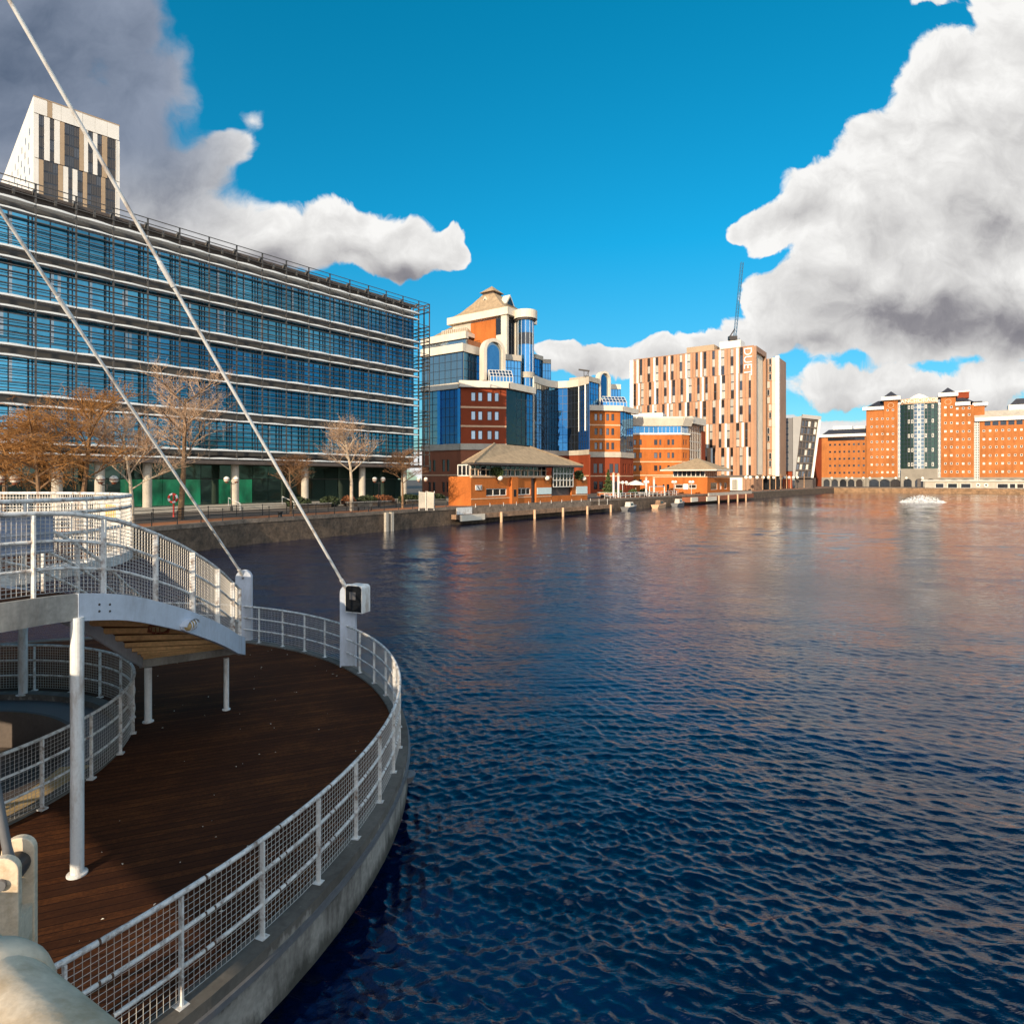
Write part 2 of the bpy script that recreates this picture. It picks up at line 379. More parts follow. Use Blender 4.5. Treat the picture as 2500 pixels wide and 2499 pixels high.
# the big bank on the left is a blue-grey shower cloud
lm = math_n(nt, 'MULTIPLY', mr(uu.outputs[0], ray(700), ray(380)), mr(uu.outputs[1], .33, .56))
lm2 = math_n(nt, 'MULTIPLY', mr(uu.outputs[0], ray(520), ray(200)), .75)
ccol = mixc(nt, math_n(nt, 'MAXIMUM', lm, lm2), ccol, mixc(nt, lit, (.085,.125,.20), (.31,.365,.475)))
tint = ramp(nt, math_n(nt, 'MULTIPLY', sp.outputs[2], 1.0), [(.0, (.42,.60,.66)), (.12, (.24,.62,.72)), (.35, (.045,.82,.95)), (.62, (.015,.90,.98))])
skyc0 = mixc(nt, 1.0, sky.outputs[0], tint, 'MULTIPLY')
ks = nd(nt, 'ShaderNodeVectorMath', operation='SCALE'); ks.inputs['Scale'].default_value = 1.42; nt.links.new(skyc0, ks.inputs[0]); skyc = ks.outputs[0]
back_fill = mr(sp.outputs[1], -.15, -.6)  # unseen clouds behind the camera brightened as added fill for shaded faces
c10 = nd(nt, 'ShaderNodeVectorMath', operation='SCALE'); nt.links.new(math_n(nt, 'ADD', 7.6, math_n(nt, 'MULTIPLY', back_fill, 9.0)), c10.inputs['Scale']); nt.links.new(ccol, c10.inputs[0])
fin = mixc(nt, alpha, skyc, c10.outputs[0])
nt.links.new(fin, bg.inputs[0]); nt.links.new(bg.outputs[0], out.inputs[0])
# ------------------------------------------------------------------ water: real wave geometry, finer near the bridge
def build_water():
    nr, na = 1500, 800
    r = np.concatenate([np.linspace(.5, 4, 20, endpoint=False), 4*np.exp(np.linspace(0, 1, nr)*math.log(420/4))])
    th = np.linspace(math.radians(-50), math.radians(50), na)
    R, T = np.meshgrid(r, th, indexing='ij'); X = R*np.sin(T); Y = R*np.cos(T)
    Z = np.zeros_like(X); DX = np.zeros_like(X); DY = np.zeros_like(X)
    dr = np.gradient(r)[:, None]
    gust = .75 + .35*np.sin(X*.11+Y*.05+1.0) + .25*np.sin(X*.05-Y*.13+2.2) + .2*np.sin(X*.23+Y*.19)
    for i in range(110):
        lam = .12*math.exp(rng.random()*math.log(2.2/.12))
        ang = math.radians(-112 + rng.normal(0, 30)); k = 2*math.pi/lam
        slope = .070*math.exp(-(math.log(lam/.22)/.90)**2)
        amp = slope*lam/6.283*(.6 + .8*rng.random())
        ph_w = k*(X*math.cos(ang) + Y*math.sin(ang)) + rng.random()*6.283
        g = .55 + .55*np.sin(X*(.15+.25*rng.random())*(1 if rng.random() < .5 else -1) + Y*(.1+.2*rng.random()) + rng.random()*6)
        att = np.clip((lam/dr - 1.6)/2.4, 0, 1)
        A = amp*g*att*gust
        Z += A*np.sin(ph_w); c_ = A*np.cos(ph_w)*.9
        DX += c_*math.cos(ang); DY += c_*math.sin(ang)
    for i in range(36):      # longer, lower waves that still show on the far water
        lam = 1.1*math.exp(rng.random()*math.log(5.0)); ang = math.radians(-105 + rng.normal(0, 26)); k = 2*math.pi/lam
        ph_w = k*(X*math.cos(ang) + Y*math.sin(ang)) + rng.random()*6.283
        g = .5 + .5*np.sin(X*(.05+.12*rng.random()) - Y*(.03+.06*rng.random()) + rng.random()*6)
        Z += .017*lam/6.283*g*gust*np.clip((lam/dr - 1.6)/2.4, 0, 1)*np.sin(ph_w)
    edge = np.clip((R-.5)/3, 0, 1)*np.clip((np.radians(50)-np.abs(T))/.03, 0, 1)*np.clip((420-R)/60, 0, 1)
    Z *= edge; X = X + DX*edge; Y = Y + DY*edge
    n0, n1 = X.shape
    v = np.stack([X, Y, Z], -1).reshape(-1, 3)
    idx = np.arange(n0*n1).reshape(n0, n1)
    q = np.stack([idx[:-1,:-1], idx[1:,:-1], idx[1:,1:], idx[:-1,1:]], -1).reshape(-1, 4)
    me = bpy.data.meshes.new('water')
    nv = len(v)
    # the calm rest of the basin: a fan of flat faces round the wave sector
    ring = [(math.sin(a)*420, math.cos(a)*420, 0) for a in np.linspace(math.radians(50), math.radians(310), 40)]
    me.vertices.add(nv + len(ring) + 1); me.vertices.foreach_set('co', np.concatenate([v.ravel(), np.array(ring + [(0,0,0)]).ravel()]))
    tris = [(nv+len(ring), nv+i, nv+i+1) for i in range(len(ring)-1)]
    nl = len(q)*4 + len(tris)*3
    me.loops.add(nl); me.loops.foreach_set('vertex_index', np.concatenate([q.ravel(), np.array(tris).ravel()]))
    me.polygons.add(len(q)+len(tris))
    me.polygons.foreach_set('loop_start', np.concatenate([np.arange(len(q))*4, len(q)*4+np.arange(len(tris))*3]))
    me.polygons.foreach_set('use_smooth', np.ones(len(q)+len(tris), bool))
    me.update(calc_edges=True); me.validate()
    m, nt, b = new_mat('dock_water')
    b.inputs['Base Color'].default_value = (.0006,.0058,.032,1); b.inputs['IOR'].default_value = 1.55; b.inputs['Roughness'].default_value = .035
    b.inputs['Specular IOR Level'].default_value = .6
    pos = geo_pos(nt)
    a1 = noise(nt, scaled(nt, pos, (1.0,1.9,1)), 1.7, 5, .65, .5); a2 = noise(nt, scaled(nt, pos, (1,1.6,1)), 9, 3, .6)
    h = math_n(nt, 'ADD', math_n(nt, 'MULTIPLY', a1, .10), math_n(nt, 'MULTIPLY', a2, .020))
    patch = ramp(nt, noise(nt, scaled(nt, pos, (1,.6,1)), .035, 4, .6), [(.36, (.35,.35,.35)), (.62, (1,1,1))])
    bump(nt, b, math_n(nt, 'MULTIPLY', h, patch), .60, 1.0)
    me.materials.append(m)
    o = bpy.data.objects.new('water', me); C.objects.link(o); o['kind'] = 'structure'
build_water()

# ------------------------------------------------------------------ ground round the basin
BASIN = [(-80,12),(-38,32),(-29.5,47.5),(-25.2,58.7),(-20.5,65.7),(-9.6,83),(156.5,301.6),(235,250),(35,-14),(-20,-95),(-120,-60)]
outer = [(-3500,-3500),(3500,-3500),(3500,3500),(-3500,3500)]
tri = tessellate_polygon([[Vector((x,y,0)) for x,y in outer], [Vector((x,y,0)) for x,y in BASIN]])
m, nt, b = new_mat('paving')
pos = geo_pos(nt)
c = ramp(nt, noise(nt, pos, .35, 5, .6), [(.35, (.085,.07,.06)), (.65, (.16,.125,.10))])
bk = nd(nt, 'ShaderNodeTexBrick'); bk.inputs['Scale'].default_value = 1.6; bk.inputs['Color1'].default_value = (1,1,1,1); bk.inputs['Color2'].default_value = (.78,.78,.78,1); bk.inputs['Mortar'].default_value = (.5,.5,.5,1)
nt.links.new(pos, bk.inputs[0]); nt.links.new(mixc(nt, 1.0, c, bk.outputs[0], 'MULTIPLY'), b.inputs['Base Color']); b.inputs['Roughness'].default_value = .85
g = MB(); g.add([(x,y,QZ) for x,y in outer+BASIN], tri); structure('ground', g, m)
bed = MB(); bed.add([(x,y,-3.5) for x,y in [(-600,-600),(900,-600),(900,900),(-600,900)]], [(0,1,2,3)]); structure('dock_bed', bed, M['stone_grey'])

def offset_line(pts, d):   # shift a polyline to its left by d
    out = []
    for i, p in enumerate(pts):
        a = Vector(pts[max(i-1,0)]); b2 = Vector(pts[min(i+1,len(pts)-1)]); t = (b2-a).normalized()
        out.append((p[0]-t.y*d, p[1]+t.x*d))
    return out
def strip(mb, l0, l1, z0, z1):
    for i in range(len(l0)-1): mb.prism([l0[i], l0[i+1], l1[i+1], l1[i]], z0, z1)
left_edge = BASIN[0:7]
brickpath = mat('path_bricks', (.40,.15,.06), .85, var=.25, scale=.6, fine=7)
s = MB(); a = offset_line(left_edge[1:], .75); b2 = offset_line(left_edge[1:], 4.2)
for i in range(len(a)-1): s.add([(*a[i],QZ+.004),(*a[i+1],QZ+.004),(*b2[i+1],QZ+.004),(*b2[i],QZ+.004)], [(0,1,2,3)])
structure('path', s, brickpath, 'orange brick quayside path')
M['coping'] = mat('coping_stone', (.22,.17,.13), .85, var=.3, scale=.8, fine=5, dirt=(.05,.04,.035), dirt_amt=.7)
def quay_wall(label, line, zt, stone='stone_grey'):
    t = thing('quay_wall', label, 'quay wall')
    a = MB(); strip(a, line, offset_line(line, .6), -3.4, zt-.35); a.build('stone_face', M[stone], t)
    a = MB(); strip(a, offset_line(line, -.08), offset_line(line, .74), zt-.35, zt+.02); a.build('coping', M['coping'], t)
    return t
quay_wall('long dark stone quay wall under the promenade beside the glass offices', left_edge, QZ)
far_edge = BASIN[6:9]
quay_wall('far quay wall of brown stone below the orange brick blocks', far_edge, QZ, 'stone_far')

# ------------------------------------------------------------------ the round floating deck
CC = (-11.6, 10.5); RO, RI, DZ = 9.65, 4.4, 1.1
def pc(r, deg, z=None):
    a = math.radians(deg); x, y = CC[0]+r*math.cos(a), CC[1]+r*math.sin(a)
    return (x, y) if z is None else Vector((x, y, z))
def arc(r, a0, a1, z, step=2.0):
    n = max(2, int(abs(a1-a0)/step)+1); return [pc(r, a0+(a1-a0)*i/(n-1), z(a0+(a1-a0)*i/(n-1)) if callable(z) else z) for i in range(n)]
def annulus(mb, r0, r1, z0, z1, a0=0, a1=360, step=3.0):
    n = int(abs(a1-a0)/step)+1; st = []
    for i in range(n):
        d = a0+(a1-a0)*i/(n-1); p, q = pc(r0, d), pc(r1, d)
        h0 = z0(d) if callable(z0) else z0; h1 = z1(d) if callable(z1) else z1
        st.append([(*p,h0),(*q,h0),(*q,h1),(*p,h1)])
    return mb.sweep(None, st)
# decking: planks run across the deck, worn dark red-brown timber
m, nt, b = new_mat('deck_planks')
pos = geo_pos(nt)
rot = nd(nt, 'ShaderNodeVectorRotate', rotation_type='Z_AXIS'); rot.inputs['Angle'].default_value = math.radians(-22); nt.links.new(pos, rot.inputs['Vector'])
sx = nd(nt, 'ShaderNodeSeparateXYZ'); nt.links.new(rot.outputs[0], sx.inputs[0])
yp = math_n(nt, 'DIVIDE', sx.outputs[1], .145); fr = math_n(nt, 'FRACT', yp); idp = math_n(nt, 'FLOOR', yp)
wn = nd(nt, 'ShaderNodeTexWhiteNoise', noise_dimensions='1D'); nt.links.new(idp, wn.inputs['W'])
groove = math_n(nt, 'LESS_THAN', math_n(nt, 'ABSOLUTE', math_n(nt, 'SUBTRACT', fr, .5)), .455)
grain = noise(nt, scaled(nt, rot.outputs[0], (1.2,14,1)), 2.0, 5, .65)
blot = noise(nt, pos, .7, 5, .65); fine = noise(nt, pos, 26, 3, .6)
v = math_n(nt, 'ADD', math_n(nt, 'ADD', math_n(nt, 'ADD', .07, math_n(nt, 'MULTIPLY', wn.outputs[0], .09)), math_n(nt, 'MULTIPLY', grain, .28)), math_n(nt, 'ADD', math_n(nt, 'MULTIPLY', blot, .33), math_n(nt, 'MULTIPLY', fine, .2)))
c = ramp(nt, v, [(.3, (.020,.0095,.0080)), (.52, (.060,.0235,.0115)), (.72, (.175,.062,.020))])
c = mixc(nt, groove, (.018,.010,.008), c)
nt.links.new(c, b.inputs['Base Color']); b.inputs['Roughness'].default_value = .85; b.inputs['Specular IOR Level'].default_value = .06
bump(nt, b, math_n(nt, 'ADD', math_n(nt, 'MULTIPLY', groove, .5), math_n(nt, 'MULTIPLY', grain, .25)), .6, .012)
M['deck'] = m
deck = thing('circular_deck', 'round ring shaped dark timber deck with concrete rim standing in the water', 'deck')
a = MB(); annulus(a, RI, RO-.22, DZ-.12, DZ); a.build('plank_floor', M['deck'], deck)
a = MB(); annulus(a, RO-.22, RO+.06, DZ-.72, DZ+.035); a.build('rim_beam', M['rim'], deck)
a = MB(); annulus(a, RO+.06, RO+.10, DZ-.16, DZ-.09); a.build('rim_lip', M['lead'], deck)
a = MB(); annulus(a, RI-.25, RI, DZ-.5, DZ+.03); a.build('inner_kerb', M['rim'], deck)
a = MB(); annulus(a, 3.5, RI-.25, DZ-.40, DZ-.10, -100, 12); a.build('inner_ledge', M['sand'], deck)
a = MB(); annulus(a, 3.5, RI-.25, DZ-.40, DZ-.10, 12, 260); a.build('inner_ledge', M['dark_clad'], deck)  # same ledge, its back arc coloured dark to stand in for shade
a = MB(); annulus(a, 1.2, 3.5, DZ-1.05, DZ-.9); a.build('pit_floor', M['soffit'], deck)
a = MB(); annulus(a, 3.42, 3.5, DZ-.9, DZ-.1); a.build('pit_wall', M['soffit'], deck)
a = MB(); annulus(a, RI+.3, RO-.5, DZ-1.0, DZ-.13, step=6); a.build('under_frame', M['soffit'], deck)
for d in range(0, 360, 24):
    a = MB(); a.tube([pc(8.3, d, -3.4), pc(8.3, d, DZ-.9)], .22, 10); a.build('pile', M['concrete'], deck, smooth=True)
for d in (-42.5, 4):  # small half-round lights on the rim
    a = MB(); c0 = pc(RO+.09, d, DZ-.20); t = Vector((-math.sin(math.radians(d)), math.cos(math.radians(d)), 0)); o_ = Vector((math.cos(math.radians(d)), math.sin(math.radians(d)), 0))
    top = [c0 + t*(.17*math.cos(x)) + o_*(.15*math.sin(x)) for x in np.linspace(0, math.pi, 9)]
    bot = [p - Vector((0,0,.13)) + (c0-p)*.35 for p in top]
    a.sweep(None, [bot, top]); a.build('rim_light', M['lead'], deck, bev=.006)

def wires(mb, r, a0, a1, zlo, zhi, cell, rw=.0032, tilt=0):
    # square wire mesh on a cylinder, between zlo(deg) and zhi(deg)
    n = int(math.radians(abs(a1-a0))*r/cell)
    for i in range(n+1):
        d = a0+(a1-a0)*i/n; p = pc(r, d)
        mb.tube([(*p, zlo(d)), (*p, zhi(d))], rw, 3, cap=False)
    m_ = max(1, round((zhi(a0)-zlo(a0))/cell))
    for j in range(m_+1):
        mb.tube(arc(r, a0, a1, lambda d: zlo(d)+(zhi(d)-zlo(d))*j/m_, 3.0), rw, 3, cap=False)
def fence(t, r, a0, a1, zf, hts, post_deg, post_r, cell, pw=.055, rr=.024, wirer=None, rail_mat='rail_paint', post_top=None, bottom=.06, rw=.0032):
    for i, h in enumerate(hts):
        a = MB(); a.tube(arc(r, a0, a1, lambda d: zf(d)+h, 1.5), rr*(1.15 if i == 0 else .9), 8)
        a.build('top_rail' if i == 0 else 'mid_rail', M[rail_mat], t, smooth=True)
    n = int(abs(a1-a0)/post_deg)
    for i in range(n+1):
        d = a0+post_deg*i*(1 if a1 > a0 else -1); o_ = Vector((math.cos(math.radians(d)), math.sin(math.radians(d)), 0)); tn = Vector((-o_.y, o_.x, 0))
        p = pc(post_r, d); z0 = zf(d)-.02; z1 = zf(d)+(post_top or hts[0]-rr)
        a = MB(); q = Vector((p[0], p[1], 0))
        for (w0, d0, b0, b1) in ((.022, pw/2, z0, z1), (.11, pw/2+.03, z0, z0+.022)):
            cs = [q - tn*w0/2 - o_*d0, q + tn*w0/2 - o_*d0, q + tn*w0/2 + o_*d0, q - tn*w0/2 + o_*d0]
            a.hexa([c_+Vector((0,0,b0)) for c_ in cs], [c_+Vector((0,0,b1)) for c_ in cs])
        a.build('post', M['rail_paint'], t)
    a = MB(); wires(a, wirer or r, a0, a1, lambda d: zf(d)+bottom, lambda d: zf(d)+hts[0]-.03, cell, rw)
    a.build('wire_mesh', M['wire'], t, fix=False)
flat = lambda z: (lambda d: z)
rail = thing('deck_railing', 'white curved railing with wire mesh round the outer rim of the round deck', 'railing')
fence(rail, RO-.10, -58, 100, flat(DZ+.035), (1.08,.72,.36), 5.95, RO-.10, .062)
for d in np.arange(-56.5, 40, 5.95):
    for h in (1.08,.72,.36):
        for e in ((0,) if h > 1 else (0, .62)):
            a = MB(); r_ = .024*(1.15 if h > 1 else .9)*1.07; a.tube(arc(RO-.10, d+e, d+e+.11, DZ+.035+h, .05), r_, 8); a.build('joint_band', M['joint'], rail)
irail = thing('deck_railing', 'curved mesh railing round the open well in the middle of the round deck', 'railing')
fence(irail, RI+.05, -75, 190, flat(DZ+.03), (1.08,.72,.36), 12.6, RI+.05, .062)

# ------------------------------------------------------------------ helical walkway above the deck
ZP = [(-130,4.72),(-60,4.72),(-26,4.71),(-22.6,4.69),(-17,4.57),(-13.3,4.42),(-6.4,4.11),(1.5,3.71),(12,3.18),(23,2.82),(33,2.55),(45,2.40)]
def zr(d):
    xs, ys = zip(*ZP)
    return float(np.interp(d, xs, ys)*.6 + (np.interp(d-2, xs, ys)+np.interp(d+2, xs, ys))*.2)
RW0, RW1 = 4.55, 6.5
A_END = 34.5
walk = thing('spiral_walkway', 'raised pale steel walkway sloping down in a curve above the round deck', 'walkway')
a = MB(); annulus(a, RW0+.05, RW1-.06, lambda d: zr(d)-.06, lambda d: zr(d), -115, -22.6, 1.0); a.build('level_floor', M['deck'], walk)
boards = MB(); d = -22.2; wood = mat('walkway_boards', (.76,.44,.20), .75, var=.25, scale=2, fine=20)
while d < A_END:
    st = []
    for dd in (d, d+1.50):
        p, q = pc(RW0+.05, dd), pc(RW1-.06, dd); z_ = zr(dd)
        st.append([(*p,z_-.05),(*q,z_-.05),(*q,z_),(*p,z_)])
    boards.sweep(None, st); d += 1.55
boards.build('slope_boards', M['deck'], walk)
joists = MB(); d = -20.0
while d < A_END-1:
    st = []
    for dd in (d, d+.75):
        p, q = pc(RW0+.06, dd), pc(RW1-.07, dd); z_ = zr(dd)
        st.append([(*p,z_-.135),(*q,z_-.135),(*q,z_-.055),(*p,z_-.055)])
    jm = MB(); jm.sweep(None, st); jm.build('joist', wood, walk); d += 4.3
a = MB(); annulus(a, RW1-.06, RW1, lambda d: zr(d)-.30, lambda d: zr(d)+.04, -115, -22.6, 1.0); a.build('level_beam', M['concrete'], walk)
a = MB(); annulus(a, RW1-.06, RW1+.015, lambda d: zr(d)-.31, lambda d: zr(d)+.045, -22.6, A_END, 1.0); a.build('slope_beam', M['blue_grey_paint'], walk)
a = MB(); annulus(a, RW0, RW0+.05, lambda d: zr(d)-.30, lambda d: zr(d)+.04, -115, A_END, 1.0); a.build('inner_beam', M['blue_grey_paint'], walk)
a = MB(); a.beam(pc(RW0, A_END, zr(A_END)-.17), pc(RW1, A_END, zr(A_END)-.17), .10, .26); a.build('end_beam', M['concrete'], walk, bev=.01)
for dd in (-95, -70, -45, -22.6):
    a = MB(); a.beam(pc(RW0+.05, dd, zr(dd)-.2), pc(RW1-.06, dd, zr(dd)-.2), .07, .16); a.build('cross_beam', M['lead'], walk)
for (x, y, zt, r_, lab) in ((-5.62, 8.02, 4.42, .077, None), (-6.33, 13.75, 2.25, .055, None), (pc(4.7,33)[0], pc(4.7,33)[1], 2.25, .07, None), (-11.6, 14.72, 4.5, .09, None), (pc(5.5,-85)[0], pc(5.5,-85)[1], 4.5, .08, None)):
    a = MB(); a.tube([(x,y,DZ),(x,y,zt)], r_, 20); a.lathe([(r_*1.55,0),(r_*1.55,.02),(r_*1.1,.03)], (x,y,DZ), 20); a.build('column', M['white_paint'], walk, smooth=False)
a = MB()
for k, dd in enumerate((-20.2,-18.9)):
    for z_ in (-.10,-.19): a.lathe([(.016,0),(.016,.02)], (0,0,0), 8) if False else a.ball(pc(RW1+.012, dd, zr(dd)+z_), .017, 6)
a.build('bolts', M['dark_metal'], walk)
orail = thing('walkway_railing', 'white outer handrail with tall wire infill curving down the raised walkway', 'railing')
fence(orail, RW1-.12, -112, A_END, lambda d: zr(d)+.02, (1.05,.70,.35), 7.75, RW1-.09, .052, pw=.085, rw=.0045, bottom=.05)
# inner balustrade: a level ring at the upper floor, then down the slope
up = thing('upper_platform', 'round upper platform ringed by a bright white railing with close mesh', 'platform')
fence(up, RI-.02, -150, 210, flat(4.80), (1.07,.86,.52), 15, RI-.02, .07, pw=.06, rr=.03, rw=.0065)
srail = thing('walkway_railing', 'inner handrail running down the inner edge of the raised curved walkway', 'railing')
fence(srail, RW0+.03, -21, A_END, lambda d: zr(d)+.02, (1.05,.70,.35), 7.75, RW0+.03, .09, pw=.05, rw=.0035)
a = MB(); annulus(a, RI-.30, RI+.02, 4.62, 4.80, -150, 210, 3); a.build('ring_beam', M['white_paint'], up)
a = MB(); annulus(a, .02, RI-.30, 4.66, 4.78, -150, 210, 3); a.build('platform_floor', M['deck'], up)
a = MB(); a.tube([(*CC,-3.4),(*CC,4.66)], 1.1, 24); a.build('centre_pier', M['concrete'], up)
nb = thing('notice_board', 'yellow and white notice fixed on the bright mesh of the ring railing', 'notice')
p0, p1 = pc(RI-.07, 29), pc(RI-.07, 39)
fb = Fr(pc(RI-.07, 60), (pc(RI-.07, 34)[0]-pc(RI-.07, 60)[0], pc(RI-.07, 34)[1]-pc(RI-.07, 60)[1]))
L = math.dist(pc(RI-.07,60), pc(RI-.07,34))
a = MB(); fb.box(a, L*.25, L*.95, .10, .13, 5.02, 5.72); a.build('backing', M['white_paint'], nb)
a = MB(); fb.box(a, L*.45, L*.85, .133, .14, 5.30, 5.66); a.build('yellow_sheet', M['yellow'], nb)
# the back of a sign hung inside the handrail
sb = thing('sign_board', 'blue grey back of a wide sign hung behind the mesh of the walkway handrail', 'sign')
sq = []
for d in np.linspace(-44, -24.3, 14): sq.append([pc(RW1-.20,d,5.27), pc(RW1-.18,d,5.27), pc(RW1-.18,d,5.79), pc(RW1-.20,d,5.79)])
a = MB(); a.sweep(None, sq); a.build('panel', M['panel_blue'], sb)
for z_ in (5.30, 5.52, 5.74):
    a = MB(); a.tube(arc(RW1-.165, -44, -24.4, z_, 2), .014, 6); a.build('stiffener', M['blue_grey_paint'], sb, smooth=True)
def bulkhead_light(label, c0, n, up_, w, m1):
    t = thing('wall_light', label, 'light'); n = Vector(n).normalized(); u_ = Vector(up_).normalized(); s_ = n.cross(u_)
    prof = [(w*math.cos(x), w*.62*math.sin(x)) for x in np.linspace(0, 2*math.pi, 17)[:-1]]
    a = MB(); a.sweep(None, [[c0+s_*p+u_*q+n*k for p,q in prof] for k in (0,.05)]); a.build('base', M[m1], t, bev=.008)
    a = MB(); a.sweep(None, [[c0+(s_*p+u_*q)*f+n*k for p,q in prof] for k,f in ((.05,.86),(.085,.78),(.11,.5),(.118,.15))]); a.build('lens', M['sand'], t, smooth=True)
    a = MB()
    for f in (-.4, 0, .4):
        a.tube([c0+s_*(w*f)+u_*(w*.62*.86*math.sin(x))+n*(.055+.085*max(0,math.cos(x))) for x in np.linspace(-1.5,1.5,9)], .009, 6)
    a.build('guard', M[m1], t, smooth=True)
    a = MB(); a.sweep(None, [[c0+u_*(w*.62*math.sin(x)*1.08)+s_*(w*math.cos(x)*1.08)+n*k for x in np.linspace(.1,3.04,9)] + [c0+u_*(w*.62*math.sin(x)*.98)+s_*(w*math.cos(x)*.98)+n*k for x in np.linspace(3.04,.1,9)] for k in (0,.12)]); a.build('hood', M[m1], t)
dd = -6.4; n_ = Vector((math.cos(math.radians(dd)), math.sin(math.radians(dd)), 0))
bulkhead_light('oval hooded wall light on the pale blue sloping beam', pc(RW1+.017, dd, zr(dd)-.20), n_, (0,0,1), .16, 'blue_grey_paint')
bulkhead_light('rusty caged light under the boards of the sloping walkway', pc(5.75, -2, zr(-2)-.10), (0,-.40,-.92), (0,.92,-.4), .17, 'brick_brown')

# ------------------------------------------------------------------ cable pylons and stays
def pylon(label, deg, wdt, zt, face):
    t = thing('cable_post', label, 'post'); a_ = math.radians(face)
    f_ = Vector((math.cos(a_), math.sin(a_), 0)); b_ = Vector((-f_.y, f_.x, 0)); q = pc(RO-.02, deg); q = Vector((q[0], q[1], 0))
    for k in (-1, 1):   # two plates with a rounded head
        out = [(-wdt/2, DZ-.05), (wdt/2, DZ-.05)] + [(wdt/2*math.cos(x), zt-wdt/2+wdt/2*math.sin(x)) for x in np.linspace(0, math.pi, 13)]
        a = MB(); a.sweep(None, [[q + f_*p + Vector((0,0,z_)) + b_*(k*.09+e) for p,z_ in out] for e in (-.018,.018)]); a.build('plate', M['blue_grey_paint'], t, bev=.005)
    a = MB(); cs = [q+f_*(wdt*.36)+b_*.072, q-f_*(wdt*.36)+b_*.072, q-f_*(wdt*.36)-b_*.072, q+f_*(wdt*.36)-b_*.072]
    a.hexa([c_+Vector((0,0,DZ-.05)) for c_ in cs], [c_+Vector((0,0,zt-wdt*.9)) for c_ in cs]); a.build('web', M['white_paint'], t)
    hub = q + Vector((0,0,zt-wdt/2))
    a = MB(); a.tube([hub-b_*.15, hub+b_*.15], .035, 12); a.build('pin', M['lead'], t, smooth=True)
    return hub, f_, b_
h1, f1, b1 = pylon('white cable post with a black fronted box at its head on the deck rim', 42.3, .42, 3.33, 4)
h2, f2, b2_ = pylon('pale blue grey rounded cable post beside the foot of the sloping walkway', 71, .47, 3.34, 10)
def stay(label, a_, b_, t_end, r, tj):
    t = thing('stay_cable', label, 'cable'); a_, b_ = Vector(a_), Vector(b_); dr = b_-a_
    e = a_+dr*t_end
    m_ = MB(); m_.tube([a_+dr*.03, e], r, 10); m_.build('rod', M['white_paint'], t, smooth=True)
    m_ = MB(); m_.tube([a_, a_+dr*.035], r*1.5, 10); m_.build('fork', M['white_paint'], t, smooth=True)
    j = a_+dr*tj; m_ = MB(); m_.tube([j, j+dr.normalized()*.5], r*1.4, 10); m_.build('coupler', M['white_paint'], t, smooth=True)
    return e
e1 = stay('longer white stay cable rising from the post with the black box', h1, (-8.09,10,13.9), 2.2, .037, .645)
e2 = stay('white stay cable rising from the pale blue grey post', h2, (-10.07,12.2,11.5), 2.45, .037, .794)
# black-fronted box on the first post
fl = thing('floodlight', 'white box with a dark glass front and curved top on the cable post', 'floodlight')
ctr = h1 + Vector((.14, -.22, -.13)); ff = Fr((ctr.x-.17, ctr.y-.02), (.92,-.38))
def hood_poly(w_, h_, r_): return [(0,0),(w_,0)] + [(w_-r_+r_*math.cos(x), h_-r_+r_*math.sin(x)) for x in np.linspace(0, math.pi/2, 6)] + [(0,h_)]
z0 = h1.z-.50
for nm, d0, d1, u0, u1, mm in (('casing', -.36, 0, .0, .56, 'white_paint'), ('dark_glass', .001, .012, .03, .53, 'glass_dark')):
    a = MB(); pf = [(u0,z0),(u1,z0)] + [(u1-.10+.10*math.cos(x), z0+.64+.10*math.sin(x)) for x in np.linspace(0,math.pi/2,6)] + [(u0+.10-.10*math.cos(x), z0+.64+.10*math.sin(x)) for x in np.linspace(math.pi/2,0,6)]
    if nm == 'dark_glass': pf = [(p, z0+(q-z0)*.94+.03) for p,q in pf]
    a.sweep(None, [[ff.pt(p, dd_, q) for p,q in pf] for dd_ in (d0,d1)]); a.build(nm, M[mm], fl, bev=.004)
a = MB(); ff.box(a, .17, .36, .013, .03, z0+.36, z0+.56); a.build('lamp_plate', M['dark_clad'], fl)

# ------------------------------------------------------------------ footbridge under the camera
sdir = Vector((.51,.86,0)); tdir = Vector((.86,-.51,0))
def st(s_, t_, z_): v_ = sdir*s_ + tdir*t_; return Vector((v_.x, v_.y, z_))
br = thing('footbridge', 'weathered footbridge parapet coping tinted cream as if sunlit, close to the viewer', 'footbridge')
a = MB(); a.hexa([st(-2.7,-26,3.8), st(-6.5,22,3.8), st(.42,22,3.8), st(.42,-26,3.8)], [st(-2.7,-26,4.6), st(-6.5,22,4.6), st(.42,22,4.6), st(.42,-26,4.6)]); a.build('slab', M['concrete'], br)
a = MB(); a.hexa([st(.28,-26,4.6), st(.28,22,4.6), st(.42,22,4.6), st(.42,-26,4.6)], [st(.28,-26,4.82), st(.28,22,4.82), st(.42,22,4.82), st(.42,-26,4.82)]); a.build('kerb', M['concrete'], br)
pipe = mat('weathered_sun_tint', (.70,.57,.42), .6, var=.14, scale=6, fine=60, dirt=(.34,.22,.10), dirt_amt=.6, bmp=.0015)  # base tinted warm all over to stand in for sunlight, brown dirt over it
